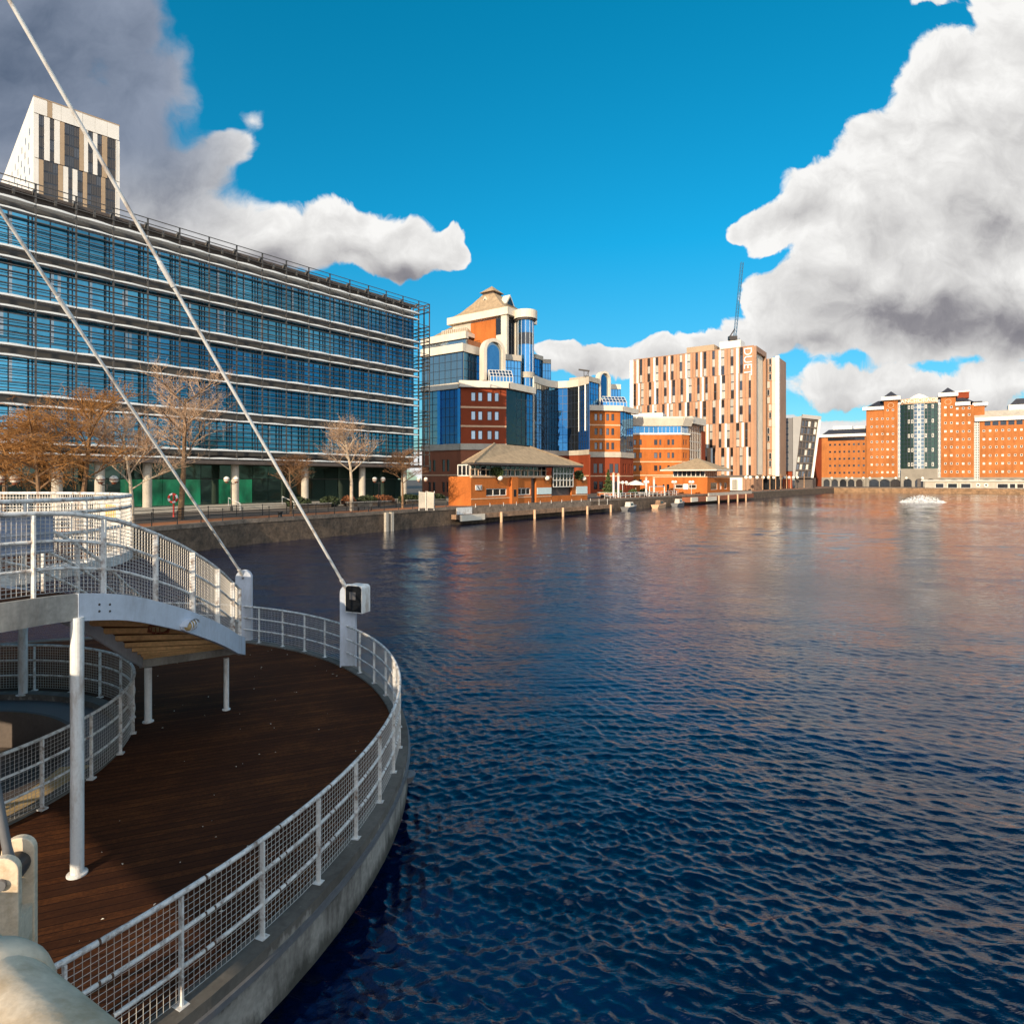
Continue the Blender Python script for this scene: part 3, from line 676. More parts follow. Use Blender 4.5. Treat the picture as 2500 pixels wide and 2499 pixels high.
# parapet pipe: right edge passes (0,2150) .. (270,2499) in the photograph
pe0 = Vector((-.44,.68,5.6)); dirp = -tdir
ctr = pe0 + Vector((-.42,-.72,0))*.07 + Vector((0,0,-.027)); sax = Vector((.51,.86,0))
def coping_ring(off, g):
    pts = [(.07+g, x) for x in np.linspace(2.4, -.21, 16)]
    ring = [ctr + dirp*off + sax*(r_*math.sin(x)) + Vector((0,0,r_*math.cos(x))) for r_, x in pts]
    e = ring[-1]; ring += [e + sax*(-.12*q) + Vector((0,0,-.12*q*.21)) for q in (.5,1,1.6,2.3)] 
    ring.append(ring[-1] + sax*-.03 + Vector((0,0,-.16))); return ring
def wobble(ring, k): return [p + Vector((0,0,.0022*math.sin(k*1.7+i))) for i, p in enumerate(ring)]
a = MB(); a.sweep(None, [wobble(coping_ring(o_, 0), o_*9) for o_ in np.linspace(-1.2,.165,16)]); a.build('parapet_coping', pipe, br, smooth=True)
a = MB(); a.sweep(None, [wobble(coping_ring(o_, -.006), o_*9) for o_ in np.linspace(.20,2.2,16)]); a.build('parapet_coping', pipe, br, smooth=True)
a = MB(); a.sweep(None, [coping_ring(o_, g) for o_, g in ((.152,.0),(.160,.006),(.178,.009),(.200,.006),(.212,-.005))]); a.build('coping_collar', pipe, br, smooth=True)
for t_ in (-14,-11,-8,-5,3,6):
    a = MB(); a.beam(st(.34,t_,4.6), st(.34,t_,5.5), .06, .06); a.build('parapet_post', M['rail_paint'], br)
# anchor fork with its rod at the edge of the bridge
an = thing('cable_anchor', 'weathered double plate anchor tinted cream as if sunlit, holding a grey rod beside the parapet coping', 'anchor')
base = Vector((-1.985, 2.46, 4.6)); pd = Vector((.95,.30,0)); fd = Vector((-.30,.95,0))
for k in (-1, 1):
    o0 = base + fd*(k*.072)
    out = [(-.058,-.40),(.058,-.40)] + [(.058*math.cos(x), .09+.058*math.sin(x)) for x in np.linspace(0,math.pi,15)]
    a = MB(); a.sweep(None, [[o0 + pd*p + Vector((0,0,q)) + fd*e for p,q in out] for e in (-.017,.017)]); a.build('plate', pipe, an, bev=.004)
pin = base+Vector((0,0,.05))
a = MB(); a.tube([pin-fd*.103, pin+fd*.103], .022, 14); a.build('pin', M['lead'], an, smooth=True)
a = MB(); a.tube([pin-fd*.05, pin+fd*.05], .048, 20); a.build('sheave', M['dark_metal'], an, smooth=True)
a = MB(); cs = [base+pd*.052+fd*.053, base-pd*.052+fd*.053, base-pd*.052-fd*.053, base+pd*.052-fd*.053]
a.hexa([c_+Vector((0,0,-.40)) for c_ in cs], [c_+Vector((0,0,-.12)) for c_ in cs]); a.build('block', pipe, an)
re_ = pin + Vector((-.13,-.06,1.0))*1.9
a = MB(); a.tube([pin, pin+(re_-pin)*.05, re_], [.024,.0165,.0165], 12); a.build('rod', M['lead'], an, smooth=True)
# dry leaves and litter on the deck
lf = MB(); rl = random.Random(3)
for i in range(75):
    d_ = rl.uniform(-40, 75); r_ = math.sqrt(rl.uniform(RI*RI+4, (RO-.4)**2)); p = pc(r_, d_); s_ = rl.uniform(.008,.04)*rl.uniform(.4,1); y_ = rl.uniform(0,6.28)
    cx, sx_ = math.cos(y_)*s_, math.sin(y_)*s_
    lf.add([(p[0]-cx,p[1]-sx_,DZ+.006),(p[0]+sx_*.5,p[1]-cx*.5,DZ+.012),(p[0]+cx,p[1]+sx_,DZ+.008),(p[0]-sx_*.5,p[1]+cx*.5,DZ+.016)], [(0,1,2,3)])
o = lf.build('fallen_leaves', M['cream'], fix=False); tag(o, 'pale dry leaves and litter scattered on the dark deck', 'leaves', kind='stuff')
A_ = (.817,-.576); B_ = (.576,.817); CH = (.985,.17)
def part(fr, t, name, m, boxes, **kw):
    a = MB()
    for bx in boxes: fr.box(a, *bx)
    return a.build(name, M[m] if isinstance(m, str) else m, t, **kw)
rw = random.Random(21)
def windows(fr, t, cols, rows, d=-.22, fw=.09, frame='frame_white', glass=('glass_win',), name='window', sill=None):
    for c0, c1 in cols:
        for z0, z1 in rows:
            a = MB(); fr.box(a, c0, c1, d-.05, d, z0, z1); w_ = a.build(name, M[rw.choice(glass)], t)
            if frame:
                a = MB()
                for bx in ((c0,c0+fw,z0,z1),(c1-fw,c1,z0,z1),(c0+fw,c1-fw,z0,z0+fw),(c0+fw,c1-fw,z1-fw,z1)): fr.box(a, bx[0],bx[1], d, d+.06, bx[2],bx[3])
                a.build('frame', M[frame], w_)
def grid_lines(fr, a, u0, u1, z0, z1, nu, nz, d0, d1, w=.07):
    for i in range(nu+1):
        u = u0+(u1-u0)*i/nu; fr.box(a, u-w/2, u+w/2, d0, d1, z0, z1)
    for j in range(nz+1):
        z = z0+(z1-z0)*j/nz; fr.box(a, u0, u1, d0, d1+.004, z-w/2, z+w/2)
def glass_wall(fr, t, u0, u1, z0, z1, nu, nz, glass, name='glass_wall', d=-.15, frame='frame_dark', w=.08):
    a = MB(); fr.box(a, u0, u1, d-.2, d, z0, z1); g_ = a.build(name, M[glass], t)
    a = MB(); grid_lines(fr, a, u0, u1, z0, z1, nu, nz, d+.003, d+.07, w); a.build('mullions', M[frame], g_)
    return g_
def poly(fr, pts): return [fr.pt(u, d) for u, d in pts]

# ================================================================== glass offices with a louvre screen
GF = Fr((-35.4,80.6), (.62,.784))
gb = thing('glass_offices', 'long blue glass office building with white sunshade fins and a dark louvre screen', 'office building')
UE = GF.u(1049); U1 = GF.u(1023); BAY = 3.55
posts = [UE] + [U1-BAY*i for i in range(19)]
ul = posts[-1]; GD = -1.35
FL = [34.27-4.89*k for k in range(6)]
a = MB(); a.prism(poly(GF, [(ul-8,GD-1.0),(U1-.6,GD-1.0),(U1-.6,-26),(ul-8,-26)]), 8.6, 35.6); a.build('core', M['soffit'], gb)
a = MB(); a.prism(poly(GF, [(ul-8,-.9),(U1,-.9),(U1,-28),(ul-8,-28)]), 35.6, 35.95); a.build('roof', M['soffit'], gb)
a = MB(); GF.box(a, ul-8, U1-.3, GD-.55, GD-.25, 34.45, 35.6); a.build('roof_fascia', M['soffit'], gb)
a = MB(); a.prism(poly(GF, [(ul-8,.1),(U1+.5,.1),(U1+.5,-26),(ul-8,-26)]), 8.15, 8.6); a.build('first_floor_soffit', M['soffit'], gb)
ngl = 0
fr_mb = MB(); bl_mb = MB(); sp_mb = MB(); rg = random.Random(4)
for k in range(6):
    zt = FL[k]-1.15; zb = FL[k]-4.89-.02
    if k == 5: zb = 8.6; zt = FL[5]-.9
    if k < 5 or True:
        for i in range(1, len(posts)-1):
            u1, u0 = posts[i]-.03, posts[i+1]+.03
            if k == 5: continue
            a = MB(); GF.box(a, u0, u1, GD-.1, GD, zb+.25, zt+.35)
            a.build('glass_bay', M['glass_teal'], gb); ngl += 1
            for f in (0, .44, .90):
                GF.box(fr_mb, u0+BAY*f-.04, u0+BAY*f+.04, GD+.003, GD+.10, zb+.25, zt+.35)
            for f in (.36, .70):
                zz_ = zb+(zt-zb)*f; GF.box(fr_mb, u0, u1, GD+.003, GD+.06, zz_-.03, zz_+.03)
            if rg.random() < .5:
                GF.box(bl_mb, u0+BAY*.44, u0+BAY*.53, GD+.003, GD+.012, zb+.4+rg.random()*1.2, zt+.3)
            if rg.random() < .35:
                x_ = u0+rg.random()*BAY*.7; GF.box(bl_mb, x_, x_+.12+.2*rg.random(), GD+.003, GD+.012, zb+.4+rg.random()*1.5, zt+.3-.8*rg.random())
        GF.box(sp_mb, posts[-1], posts[1], GD-.12, GD+.02, zt+.36, FL[k]+.1)
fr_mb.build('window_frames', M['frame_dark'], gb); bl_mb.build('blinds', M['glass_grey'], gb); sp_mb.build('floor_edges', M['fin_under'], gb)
GF_low = 8.6
# the sun-shade fins: a curved white blade above a second one, with a grey underside between them
def fin_mesh(u0, u1, zc, lower=True):
    a = MB(); m_ = 8
    for off, dep in ((0, .85), (-1.05, .75)):
        if off and not lower: continue
        st_ = []
        for i in range(m_+1):
            f = i/m_; u = u0+(u1-u0)*f; sag = .05*math.sin(math.pi*f)
            z = zc+off
            th = (.14+.10*math.sin(math.pi*min(1,f*1.05)))*(1 if not off else .8)
            st_.append([GF.pt(u,.10+sag,z), GF.pt(u,.08+sag,z+th), GF.pt(u,-dep,z+th*.5), GF.pt(u,-dep,z-.02)])
        a.sweep(None, st_)
    return a
nf = 0
order = [(k,i) for i in range(len(posts)-2, 0, -1) for k in range(6)]
rest = MB(); under = MB()
for k, i in order:
    u1, u0 = posts[i]-.04, posts[i+1]+.04
    fm = fin_mesh(u0, u1, FL[k])
    if nf < 99: fm.build('sunshade_fin', M['fin_white'], gb); nf += 1
    else:
        o_ = len(rest.v); rest.v += fm.v; rest.f += [tuple(q+o_ for q in f_) for f_ in fm.f]
if rest.v: rest.build('sunshade_fins', M['fin_white'], gb, kind='stuff')
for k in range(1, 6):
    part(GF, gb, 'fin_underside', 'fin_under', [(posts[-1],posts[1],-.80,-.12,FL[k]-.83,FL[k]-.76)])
for u in posts:
    a = MB(); GF.box(a, u-.085, u+.085, -.11, .0, 8.3, 36.5); a.build('screen_post', M['screen_metal'], gb)
zr_ = []
for k in range(6):
    top = FL[k]-1.05; bot = FL[k+1] if k < 5 else 8.3
    n = 5 if k < 5 else 1
    zr_ += [top-(top-bot)*(j+1)/(n+1) for j in range(n)]
zr_ += [36.45, 35.85, 35.1]
for z in zr_:
    a = MB(); GF.box(a, posts[-1], UE, .0, .07, z-.045, z+.045)
    pass
    for d_ in (0,):
        b0 = GF.pt(UE,0); b1_ = GF.pt(UE,-4.2)
        a.beam((*b0,z), (*b1_,z), .14, .16)
    a.build('screen_rail', M['screen_metal'], gb)
for d_ in (-1.4,-2.8,-4.2):
    a = MB(); GF.box(a, UE-.09, UE+.09, d_-.09, d_+.09, 8.3, 36.5); a.build('screen_post', M['screen_metal'], gb)
a = MB()
for i in range(1, len(posts)):
    u = posts[i]
    st_ = [[GF.pt(u+e,.0,36.0), GF.pt(u+e,-.9,36.0), GF.pt(u+e,-.9,35.5)] for e in (-.09,.09)]
    a.sweep(None, st_); GF.box(a, u-BAY/2-.1, u-BAY/2+.1, -.45, -.2, 34.9, 35.6)
a.build('roof_brackets', M['fin_under'], gb)
# ground floor
a = MB(); a.prism(poly(GF, [(ul-8,3.2),(UE+2,3.2),(UE+2,-26),(ul-8,-26)]), QZ-.2, 2.9); a.build('podium', M['pale_stone'], gb)
a = MB(); a.prism(poly(GF, [(ul-8,-4.2),(U1-1,-4.2),(U1-1,-25),(ul-8,-25)]), 2.9, 8.15); a.build('ground_core', M['soffit'], gb)
gx = MB(); u = ul-6; gi = 0
lit_px = [(352,366),(392,440),(462,506),(600,634)]
lit_u = [(GF.u(p0), GF.u(p1)) for p0,p1 in lit_px]
while u < U1-1.5:
    w_ = 2.35; mid = u+w_/2; sw = GF
    on = any(p0-.8 < mid < p1+.8 for p0,p1 in lit_u)
    a = MB(); GF.box(a, u, u+w_-.08, -4.1, -4.0, 2.95, 6.2); a.build('shop_window', M['green_lit' if on else 'glass_green'], gb)
    a = MB(); GF.box(a, u, u+w_-.08, -4.1, -4.0, 6.3, 8.1); a.build('upper_pane', M['glass_green'], gb)
    u += w_; gi += 1
for p in (372, 587, 758, 898, 1000):
    x, y = GF.pt(GF.u(p), -1.4); a = MB(); a.tube([(x,y,2.9),(x,y,8.15)], .5, 20); a.build('column', M['pale_stone'], gb, smooth=False)
for p in (150, 255):
    x, y = GF.pt(GF.u(p), -1.4); a = MB(); a.tube([(x,y,2.9),(x,y,8.15)], .5, 20); a.build('column', M['pale_stone'], gb)
# end wall panel facing along the dock
a = MB(); GF.box(a, U1-.6, U1-.3, -24, GD-.3, 8.6, 35.6); a.build('end_wall', M['glass_dark'], gb)

# ================================================================== striped apartment tower behind the offices
def strips(fr, t, u0, u1, z0, z1, floors, seq, rnd, glass, wname='window', count=None, d_win=-.12, wframe='frame_dark', mats=('white_clad','tan_clad','tan_clad')):
    u = u0; coll = {}
    while u < u1-.15:
        kind, wd = seq(rnd); wd = min(wd, u1-u)
        if kind == 'w' and wd > .5:
            a = MB(); fr.box(a, u, u+wd, d_win-.08, d_win-.04, z0, z1); w_ = a.build(wname, M[wframe], t)
            n = floors; h = (z1-z0)/n
            for j in range(n):
                a = MB(); fr.box(a, u+.06, u+wd/2-.03, d_win-.04, d_win, z0+j*h+.3, z0+(j+1)*h-.06); fr.box(a, u+wd/2+.03, u+wd-.06, d_win-.04, d_win, z0+j*h+.3, z0+(j+1)*h-.06); a.build('pane', M[rnd.choice(glass)], w_)
        else:
            mm = {'a': mats[0], 'b': mats[1], 'c': mats[2]}.get(kind, mats[0])
            fr.box(coll.setdefault(mm, MB()), u+.015, u+wd-.015, -.1, .10+.04*rnd.random(), z0+.03, z1-.03)
        u += wd
    for mm, a in coll.items(): a.build('cladding', M[mm], t)
tw = thing('apartment_tower', 'tall white and tan striped tower rising behind the glass offices', 'tower')
TF = Fr(D(82,135), (.706,.708)); TW = TF.u(292); TT = 89.7
a = MB(); a.prism(poly(TF, [(.1,-.2),(TW-.1,-.2),(TW-.1,-62),(.1,-62)]), QZ, TT-.2); a.build('core', M['dark_clad'], tw)
rt = random.Random(8)
tpat = ['w','a','w','a','b','w','w','w','b','a','w','a','w','b','w','w']; tst = {'i': -1}
def seq_t(r):
    tst['i'] += 1; return (tpat[(tst['i'] + (tst['i']//15)*3) % 16], .93*r.uniform(.85,1.12))
def seq_p(r):
    x = r.random(); return ('a', r.choice((1.6,2.4))) if x < .62 else ('b', .9)
strips(TF, tw, 0, TW, 86.0, TT, 1, seq_p, rt, ('glass_dark',), mats=('white_clad','tan_clad','tan_clad'))
for z0, z1, n in ((76.3,85.9,4),(66.5,76.2,4),(56.7,66.4,4)):
    strips(TF, tw, .9, TW-.6, z0, z1, n, seq_t, rt, ('glass_brown','glass_brown','glass_dark'), mats=('white_clad','tan_clad','tan_clad'))
    part(TF, tw, 'corner_panel', 'white_clad', [(0,.88,-.1,.1,z0+.03,z1-.03),(TW-.58,TW,-.1,.1,z0+.03,z1-.03)])
TL = Fr(D(82,135), (.708,-.706))
part(TL, tw, 'side_wall', 'white_clad', [(-60,-.02,-.3,0,QZ,TT)])
a = MB()
for i in range(9):
    for j in range(8):
        u = -6-i*5.6-(j%3)*.9; z = TT-6.5-j*2.95
        TL.box(a, u, u+.9, 0.002, .03, z, z+1.5)
a.build('side_windows', M['glass_win'], tw, kind='stuff')
part(TF, tw, 'parapet', 'tan_clad', [(-.02,TW,-.3,.16,TT-.25,TT)])

# ================================================================== blue glass and brick office complex with a tower
KV = 1.085
def DV(px, Y): return D(px, Y*KV)
def zk(z): return EZ+(z-EZ)*KV
vb = thing('tower_offices', 'stepped red brick and blue glass offices with a tan hipped tower roof', 'office building')
VC = Fr(DV(1125,126), CH); VA = Fr(DV(1125,126), A_); uc = VC.u(1236); VB = Fr(VC.pt(uc), B_); ubr = VB.u(1300); ua = VA.u(1030)
zc = lambda y: VC.z(y, 1180)
W1c = [(VC.u(p), VC.u(q)) for p,q in ((1150.3,1161.2),(1167.5,1178),(1190,1200.9),(1207.8,1218))]
W1r = [(zc(q), zc(p)) for p,q in ((957.8,979.2),(1003.8,1025.4),(1051,1072.5))]
ZB0, ZB1 = zc(1098), zc(1083); ZT0, ZT1 = zc(947), zc(931)
foot = [VA.pt(ua,-.35), VA.pt(0,-.35), VC.pt(uc,-.35), VB.pt(ubr,-.35), VB.pt(ubr,-30), VA.pt(ua,-30)]
inner = [VA.pt(ua,-.7), VA.pt(.3,-.7), VC.pt(uc-.3,-.7), VB.pt(ubr,-.7), (VB.pt(ubr)[0]+2, VB.pt(ubr)[1]+25), (VA.pt(ua)[0], VA.pt(ua)[1]+34)]
a = MB(); a.prism(inner, QZ, ZT1-.1); a.build('core', M['soffit'], vb)
a = MB(); VC.wall(a, 0, uc, ZB1, ZT0, W1c, W1r, .45); a.build('brick_block', M['brick_red'], vb)
windows(VC, vb, W1c, W1r, glass=('glass_sky',), frame='frame_dark', fw=.10)
part(VC, vb, 'stone_course', 'course', [(-.03,uc+.03,.0,.07,zc(y+2.2),zc(y-2.2)) for y in (994.5,1040.5)])
part(VC, vb, 'top_cornice', 'cream', [(-.4,uc+.4,-.5,.9,ZT0,ZT1)])
part(VC, vb, 'base_band', 'pale_stone', [(-.1,uc+.1,-.5,.25,ZB0,ZB1)])
# left wing
part(VA, vb, 'wing_cornice', 'cream', [(ua,-.42,-.5,.5,ZT0-.2,ZT1-.4)])
part(VA, vb, 'wing_base_band', 'pale_stone', [(ua,-.12,-.5,.2,ZB0-.02,ZB1-.02)])
uu = [VA.u(p) for p in (1068,1075,1118,1125)]
glass_wall(VA, vb, ua, uu[0], ZB1, ZT0-.2, 3, 8, 'glass_grey', 'pale_glass_wall')
part(VA, vb, 'glass_pier', 'glass_blue', [(uu[0]+.05,uu[1],-.3,.12,ZB1,ZT0-.2),(uu[2],uu[3]-.05,-.3,.15,ZB1,ZT0-.2)])
glass_wall(VA, vb, uu[1], uu[2], ZB1, ZT0-.2, 4, 6, 'glass_navy', 'wing_glass_wall', d=-.25)
# right-hand face of the red block
ub = [0, VB.u(1262), VB.u(1285), VB.u(1300)]
part(VB, vb, 'dark_glass_wall', 'glass_black', [(0.02,ub[1],-.4,-.05,ZB1,ZT0)])
glass_wall(VB, vb, ub[1], ub[2], ZB1, ZT0, 2, 6, 'glass_black', 'dark_glass_wall', d=-.1)
glass_wall(VB, vb, ub[2], ub[3], ZB1, ZT0-.3, 2, 8, 'glass_blue', 'glass_wall', d=.05)
part(VB, vb, 'side_cornice', 'cream', [(.45,ub[3]+.3,-.5,.8,ZT0-.03,ZT1-.03)])
# lower storeys: brown brick with paired windows
def low_storeys(fr, u0, u1, z_top, pitch, brick, t, w=1.0, rows=((3.4,5.6),(8.0,10.6))):
    cols = []; u = u0+pitch*.45
    while u+w < u1-.2: cols += [(u,u+w*.42),(u+w*.62,u+w*1.04)]; u += pitch
    a = MB(); fr.wall(a, u0, u1, QZ, z_top, cols, rows, .4); a.build('base_wall', M[brick], t)
    windows(fr, t, cols, rows, glass=('glass_dark',), frame=None)
    part(fr, t, 'base_course', 'course', [(u0,u1,.0,.06,7.0,7.3)])
low_storeys(VA, ua, -.02, ZB0, 4.2, 'brick_brown', vb, 2.2)
low_storeys(VC, 0, uc, ZB0, 3.6, 'brick_brown', vb, 2.0)
low_storeys(VB, .02, ubr, ZB0, 4.0, 'brick_red', vb, 2.2)
# upper set-back glass block behind the cornice
UA = Fr(DV(1130,131), A_); UB = Fr(DV(1130,131), B_); ul_ = UA.u(1030); ur_ = UB.u(1172)
zt0, zt1 = UA.z(858,1130), UA.z(838,1130)
a = MB(); a.prism([UA.pt(ul_,-.4), UA.pt(-.3,-.4), UB.pt(ur_,-.4), (UB.pt(ur_)[0]-2,UB.pt(ur_)[1]+22), (UA.pt(ul_)[0],UA.pt(ul_)[1]+22)], ZT1-.1, zt1-.1); a.build('upper_core', M['soffit'], vb)
glass_wall(UA, vb, ul_, 0, ZT1-.1, zt0, 7, 4, 'glass_grey', 'upper_glass_wall', d=-.1)
glass_wall(UB, vb, 0.02, ur_, ZT1-.1, zt0, 5, 4, 'glass_blue', 'upper_glass_wall', d=-.1)
part(UA, vb, 'upper_cornice', 'cream', [(ul_,.35,-.5,.5,zt0,zt1)])
part(UB, vb, 'upper_cornice', 'cream', [(.36,ur_+.5,-.5,.35,zt0-.02,zt1-.02)])
# second set-back with flat cream bands and a tan roof
MA = Fr(DV(1140,140), A_); ml = MA.u(1030)
z0_, z1_ = MA.z(829,1120), MA.z(812,1120)
part(MA, vb, 'terrace_band', 'cream', [(ml,0,-.6,.5,z0_,z1_)])
part(MA, vb, 'terrace_wall', 'glass_grey', [(ml,-.5,-8,-.1,zt1-.1,z0_)])
a = MB(); a.frustum([MA.pt(ml,-3), MA.pt(-3,-3), MA.pt(-3,-16), MA.pt(ml,-16)], z1_+.8, [MA.pt(ml+2,-9), MA.pt(-7,-9), MA.pt(-7,-10), MA.pt(ml+2,-10)], z1_+4.6); a.build('terrace_roof', M['roof_tan'], vb)
part(MA, vb, 'terrace_cornice', 'cream', [(ml,-2.6,-16.2,-2.6,z1_-.2,z1_+.8)])
a = MB()
for i in range(14): MA.box(a, -8+i*.62, -8+i*.62+.14, .1, .22, z1_, z1_+1.0)
MA.box(a, -8, .2, .1, .2, z1_+1.0, z1_+1.1); a.build('terrace_balustrade', M['cream'], vb)
# arched portals
def portal(fr, t, p0, p1, py_top, py_bot, pz, dep=1.6):
    u0, u1 = fr.u(p0), fr.u(p1); zt = fr.z(py_top, (p0+p1)/2); zb = fr.z(py_bot, (p0+p1)/2); R_ = (u1-u0)/2; uc_ = (u0+u1)/2
    def prof(r, z_b): return [(uc_-r, z_b), (uc_+r, z_b)] + [(uc_+r*math.cos(x), zt-R_+r*math.sin(x)) for x in np.linspace(0, math.pi, 15)]
    for i, (r, d0, d1, mm, nm) in enumerate(((R_, -dep, -.5, 'cream', 'arch_wall'),)):
        a = MB(); a.sweep(None, [[fr.pt(u,d,z) for u,z in prof(r, zb)] for d in (d0,d1)]); o_ = a.build(nm, M[mm], t)
    # raised rim
    a = MB(); xs = np.linspace(0, math.pi, 15); ri = R_*.74
    ring = [(uc_+R_, zb)] + [(uc_+R_*math.cos(x), zt-R_+R_*math.sin(x)) for x in xs] + [(uc_-R_, zb)]
    rin = [(uc_+ri, zb)] + [(uc_+ri*math.cos(x), zt-R_+ri*math.sin(x)) for x in xs] + [(uc_-ri, zb)]
    a.sweep(None, [[fr.pt(*[p[0]], -.5, p[1]), fr.pt(p[0], .25, p[1]), fr.pt(q[0], .25, q[1]), fr.pt(q[0], -.5, q[1])] for p, q in zip(ring, rin)])
    a.build('arch_rim', M['cream'], t)
    for r, d, mm, nm in ((ri-.02, -.42, 'glass_grey', 'arch_glass'), (ri*.72, -.36, 'glass_blue', 'inner_arch_glass')):
        a = MB(); a.sweep(None, [[fr.pt(u,dd,z) for u,z in prof(r, zb+(.6 if r < ri*.8 else 0))] for dd in (d-.05,d)]); a.build(nm, M[mm], t)
PF = Fr(DV(1174,131.5), (.80,.60)); portal(PF, vb, 1180, 1233, 826, 931, None)
# glass face between portal and drum, with a stone band
QF = Fr(DV(1232,138), (.90,.44)); u0, u1 = QF.u(1232), QF.u(1272); 
glass_wall(QF, vb, u0, u1, ZT1-.2, QF.z(880,1250), 5, 4, 'glass_blue', 'link_glass_wall')
part(QF, vb, 'link_band', 'pale_stone', [(u0,u1,-1,.3,QF.z(880,1250),QF.z(866,1250))])
# conservatory on the terrace
def conservatory(fr, t, p0, p1, y_top, y_bot, dep=3.5):
    u0, u1 = fr.u(p0), fr.u(p1); zb = fr.z(y_bot, p0); zt = fr.z(y_top, p0); ze = zb+(zt-zb)*.45
    a = MB(); a.sweep(None, [[fr.pt(u,0,zb), fr.pt(u,0,ze), fr.pt(u,-dep/2,zt), fr.pt(u,-dep,ze), fr.pt(u,-dep,zb)] for u in (u0,u1)]); g_ = a.build('conservatory_glass', M['glass_blue'], t)
    a = MB(); n = 7
    for i in range(n+1):
        u = u0+(u1-u0)*i/n
        for q, r in (((.03,zb),(.03,ze)), ((.03,ze),(-dep/2,zt+.04))): a.beam(fr.pt(u,*q), fr.pt(u,*r), .12, .10)
    for dd, z in ((.03,zb+.1),(.03,ze),(-dep/2,zt+.04),(-dep/4,(ze+zt)/2+.04)): a.beam(fr.pt(u0,dd,z), fr.pt(u1,dd,z), .12, .10)
    for u in (u0-.02, u1+.02):
        for q, r in (((0,zb),(0,ze)),((0,ze),(-dep/2,zt)),((-dep/2,zt),(-dep,ze)),((-dep/2,zb),(-dep/2,zt))): a.beam(fr.pt(u,*q), fr.pt(u,*r), .12, .10)
    a.build('conservatory_frame', M['frame_white'], g_)
conservatory(Fr(DV(1196,130), (.97,.24)), vb, 1197, 1252, 900, 932)
# tower
TA = Fr(DV(1237,141), A_); TB = Fr(DV(1237,141), B_); tl = TA.u(1103); te = TA.z(769,1237); tt = TA.z(751,1237)
tr = 11.5
a = MB(); a.prism([TA.pt(tl,-.35), TA.pt(-.35,-.35), TB.pt(tr,-.35), (TB.pt(tr)[0]+A_[0]*tl, TB.pt(tr)[1]+A_[1]*tl)], zk(26), te); a.build('tower_core', M['cream'], vb)
up0, up1 = TA.u(1150), TA.u(1211)
part(TA, vb, 'tower_brick_panel', 'brick_orange', [(up0,up1,-.34,.12,zk(30),te-.5)])
part(TA, vb, 'tower_side_panel', 'pale_stone', [(tl+1.2,up0-.05,-.34,.05,zk(30),te-.4)])
part(TA, vb, 'tower_column', 'cream', [(TA.u(1226),.35,-.35,.5,zk(28),te),(TA.u(1212),TA.u(1225),-.3,.15,te-6.6,te-4.6),(TA.u(1212),TA.u(1225),-.3,.15,te-13.0,te-11.0)])
part(TA, vb, 'tower_window', 'glass_dark', [(up1+.02,TA.u(1226)-.02,-.34,.02,zk(28),te-.5)])
part(TB, vb, 'tower_window', 'glass_dark', [(.5,3.4,-.36,.02,zk(28),te-.3)])
part(TB, vb, 'tower_column', 'cream', [(3.45,5.6,-.36,.3,zk(26),te-.6)])
part(TB, vb, 'tower_brick_panel', 'brick_orange', [(5.7,tr,-.36,.1,zk(26),te-.6)])
a = MB(); ov = .9
a.prism([TA.pt(tl-ov,ov), (TA.pt(ov,0)[0]+TA.n[0]*ov, TA.pt(ov,0)[1]+TA.n[1]*ov), TB.pt(tr+ov,ov), (TB.pt(tr+ov,ov)[0]+A_[0]*(tl-2*ov), TB.pt(tr+ov,ov)[1]+A_[1]*(tl-2*ov))], te, tt); a.build('tower_eave', M['cream'], vb)
cx_, cy_ = (TA.pt(tl/2)[0]+B_[0]*tr/2, TA.pt(tl/2)[1]+B_[1]*tr/2)
def rot_rect(cx, cy, wu, wv): return [(cx+A_[0]*i*wu+B_[0]*j*wv, cy+A_[1]*i*wu+B_[1]*j*wv) for i,j in ((-1,-1),(1,-1),(1,1),(-1,1))]
zl = ZZ(722, cy_); za = ZZ(699, cy_)
roof = MB(); hw, hv = -tl/2+.3, tr/2+.3
prev = (rot_rect(cx_,cy_,hw,hv), tt-.02)
for f, zf in ((.70,.22),(.36,.60),(.05,1.0)):
    nxt = (rot_rect(cx_,cy_,1.5+(hw-1.5)*f,1.5+(hv-1.5)*f), tt+(zl-tt)*zf); roof.frustum(prev[0],prev[1],nxt[0],nxt[1]); prev = nxt
roof.build('tower_roof', M['roof_tan'], vb)
a = MB(); a.frustum(rot_rect(cx_,cy_,1.75,1.75), zl-.4, rot_rect(cx_,cy_,1.75,1.75), zl+.5); a.build('roof_vent', M['soffit'], vb)
a = MB(); a.frustum(rot_rect(cx_,cy_,2.35,2.35), zl+.5, rot_rect(cx_,cy_,.05,.05), za); a.build('roof_cap', M['roof_tan'], vb)
for fr_, um in ((TA, tl/2-.2), (TB, tr/2)):   # little triangular dormers
    for sc, mm, nm in ((1.0,'cream','dormer_frame'),(.74,'glass_dark','dormer_window')):
        a = MB(); dz = tt+2.4; dd = -3.0+(.06 if sc < 1 else 0)
        a.sweep(None, [[fr_.pt(um-2.0*sc,d_,dz+.25*(1-sc)), fr_.pt(um+2.0*sc,d_,dz+.25*(1-sc)), fr_.pt(um,d_,dz+2.7*sc+.35*(1-sc))] for d_ in (dd-(2.2 if sc == 1 else .1),dd)]); a.build(nm, M[mm], vb)
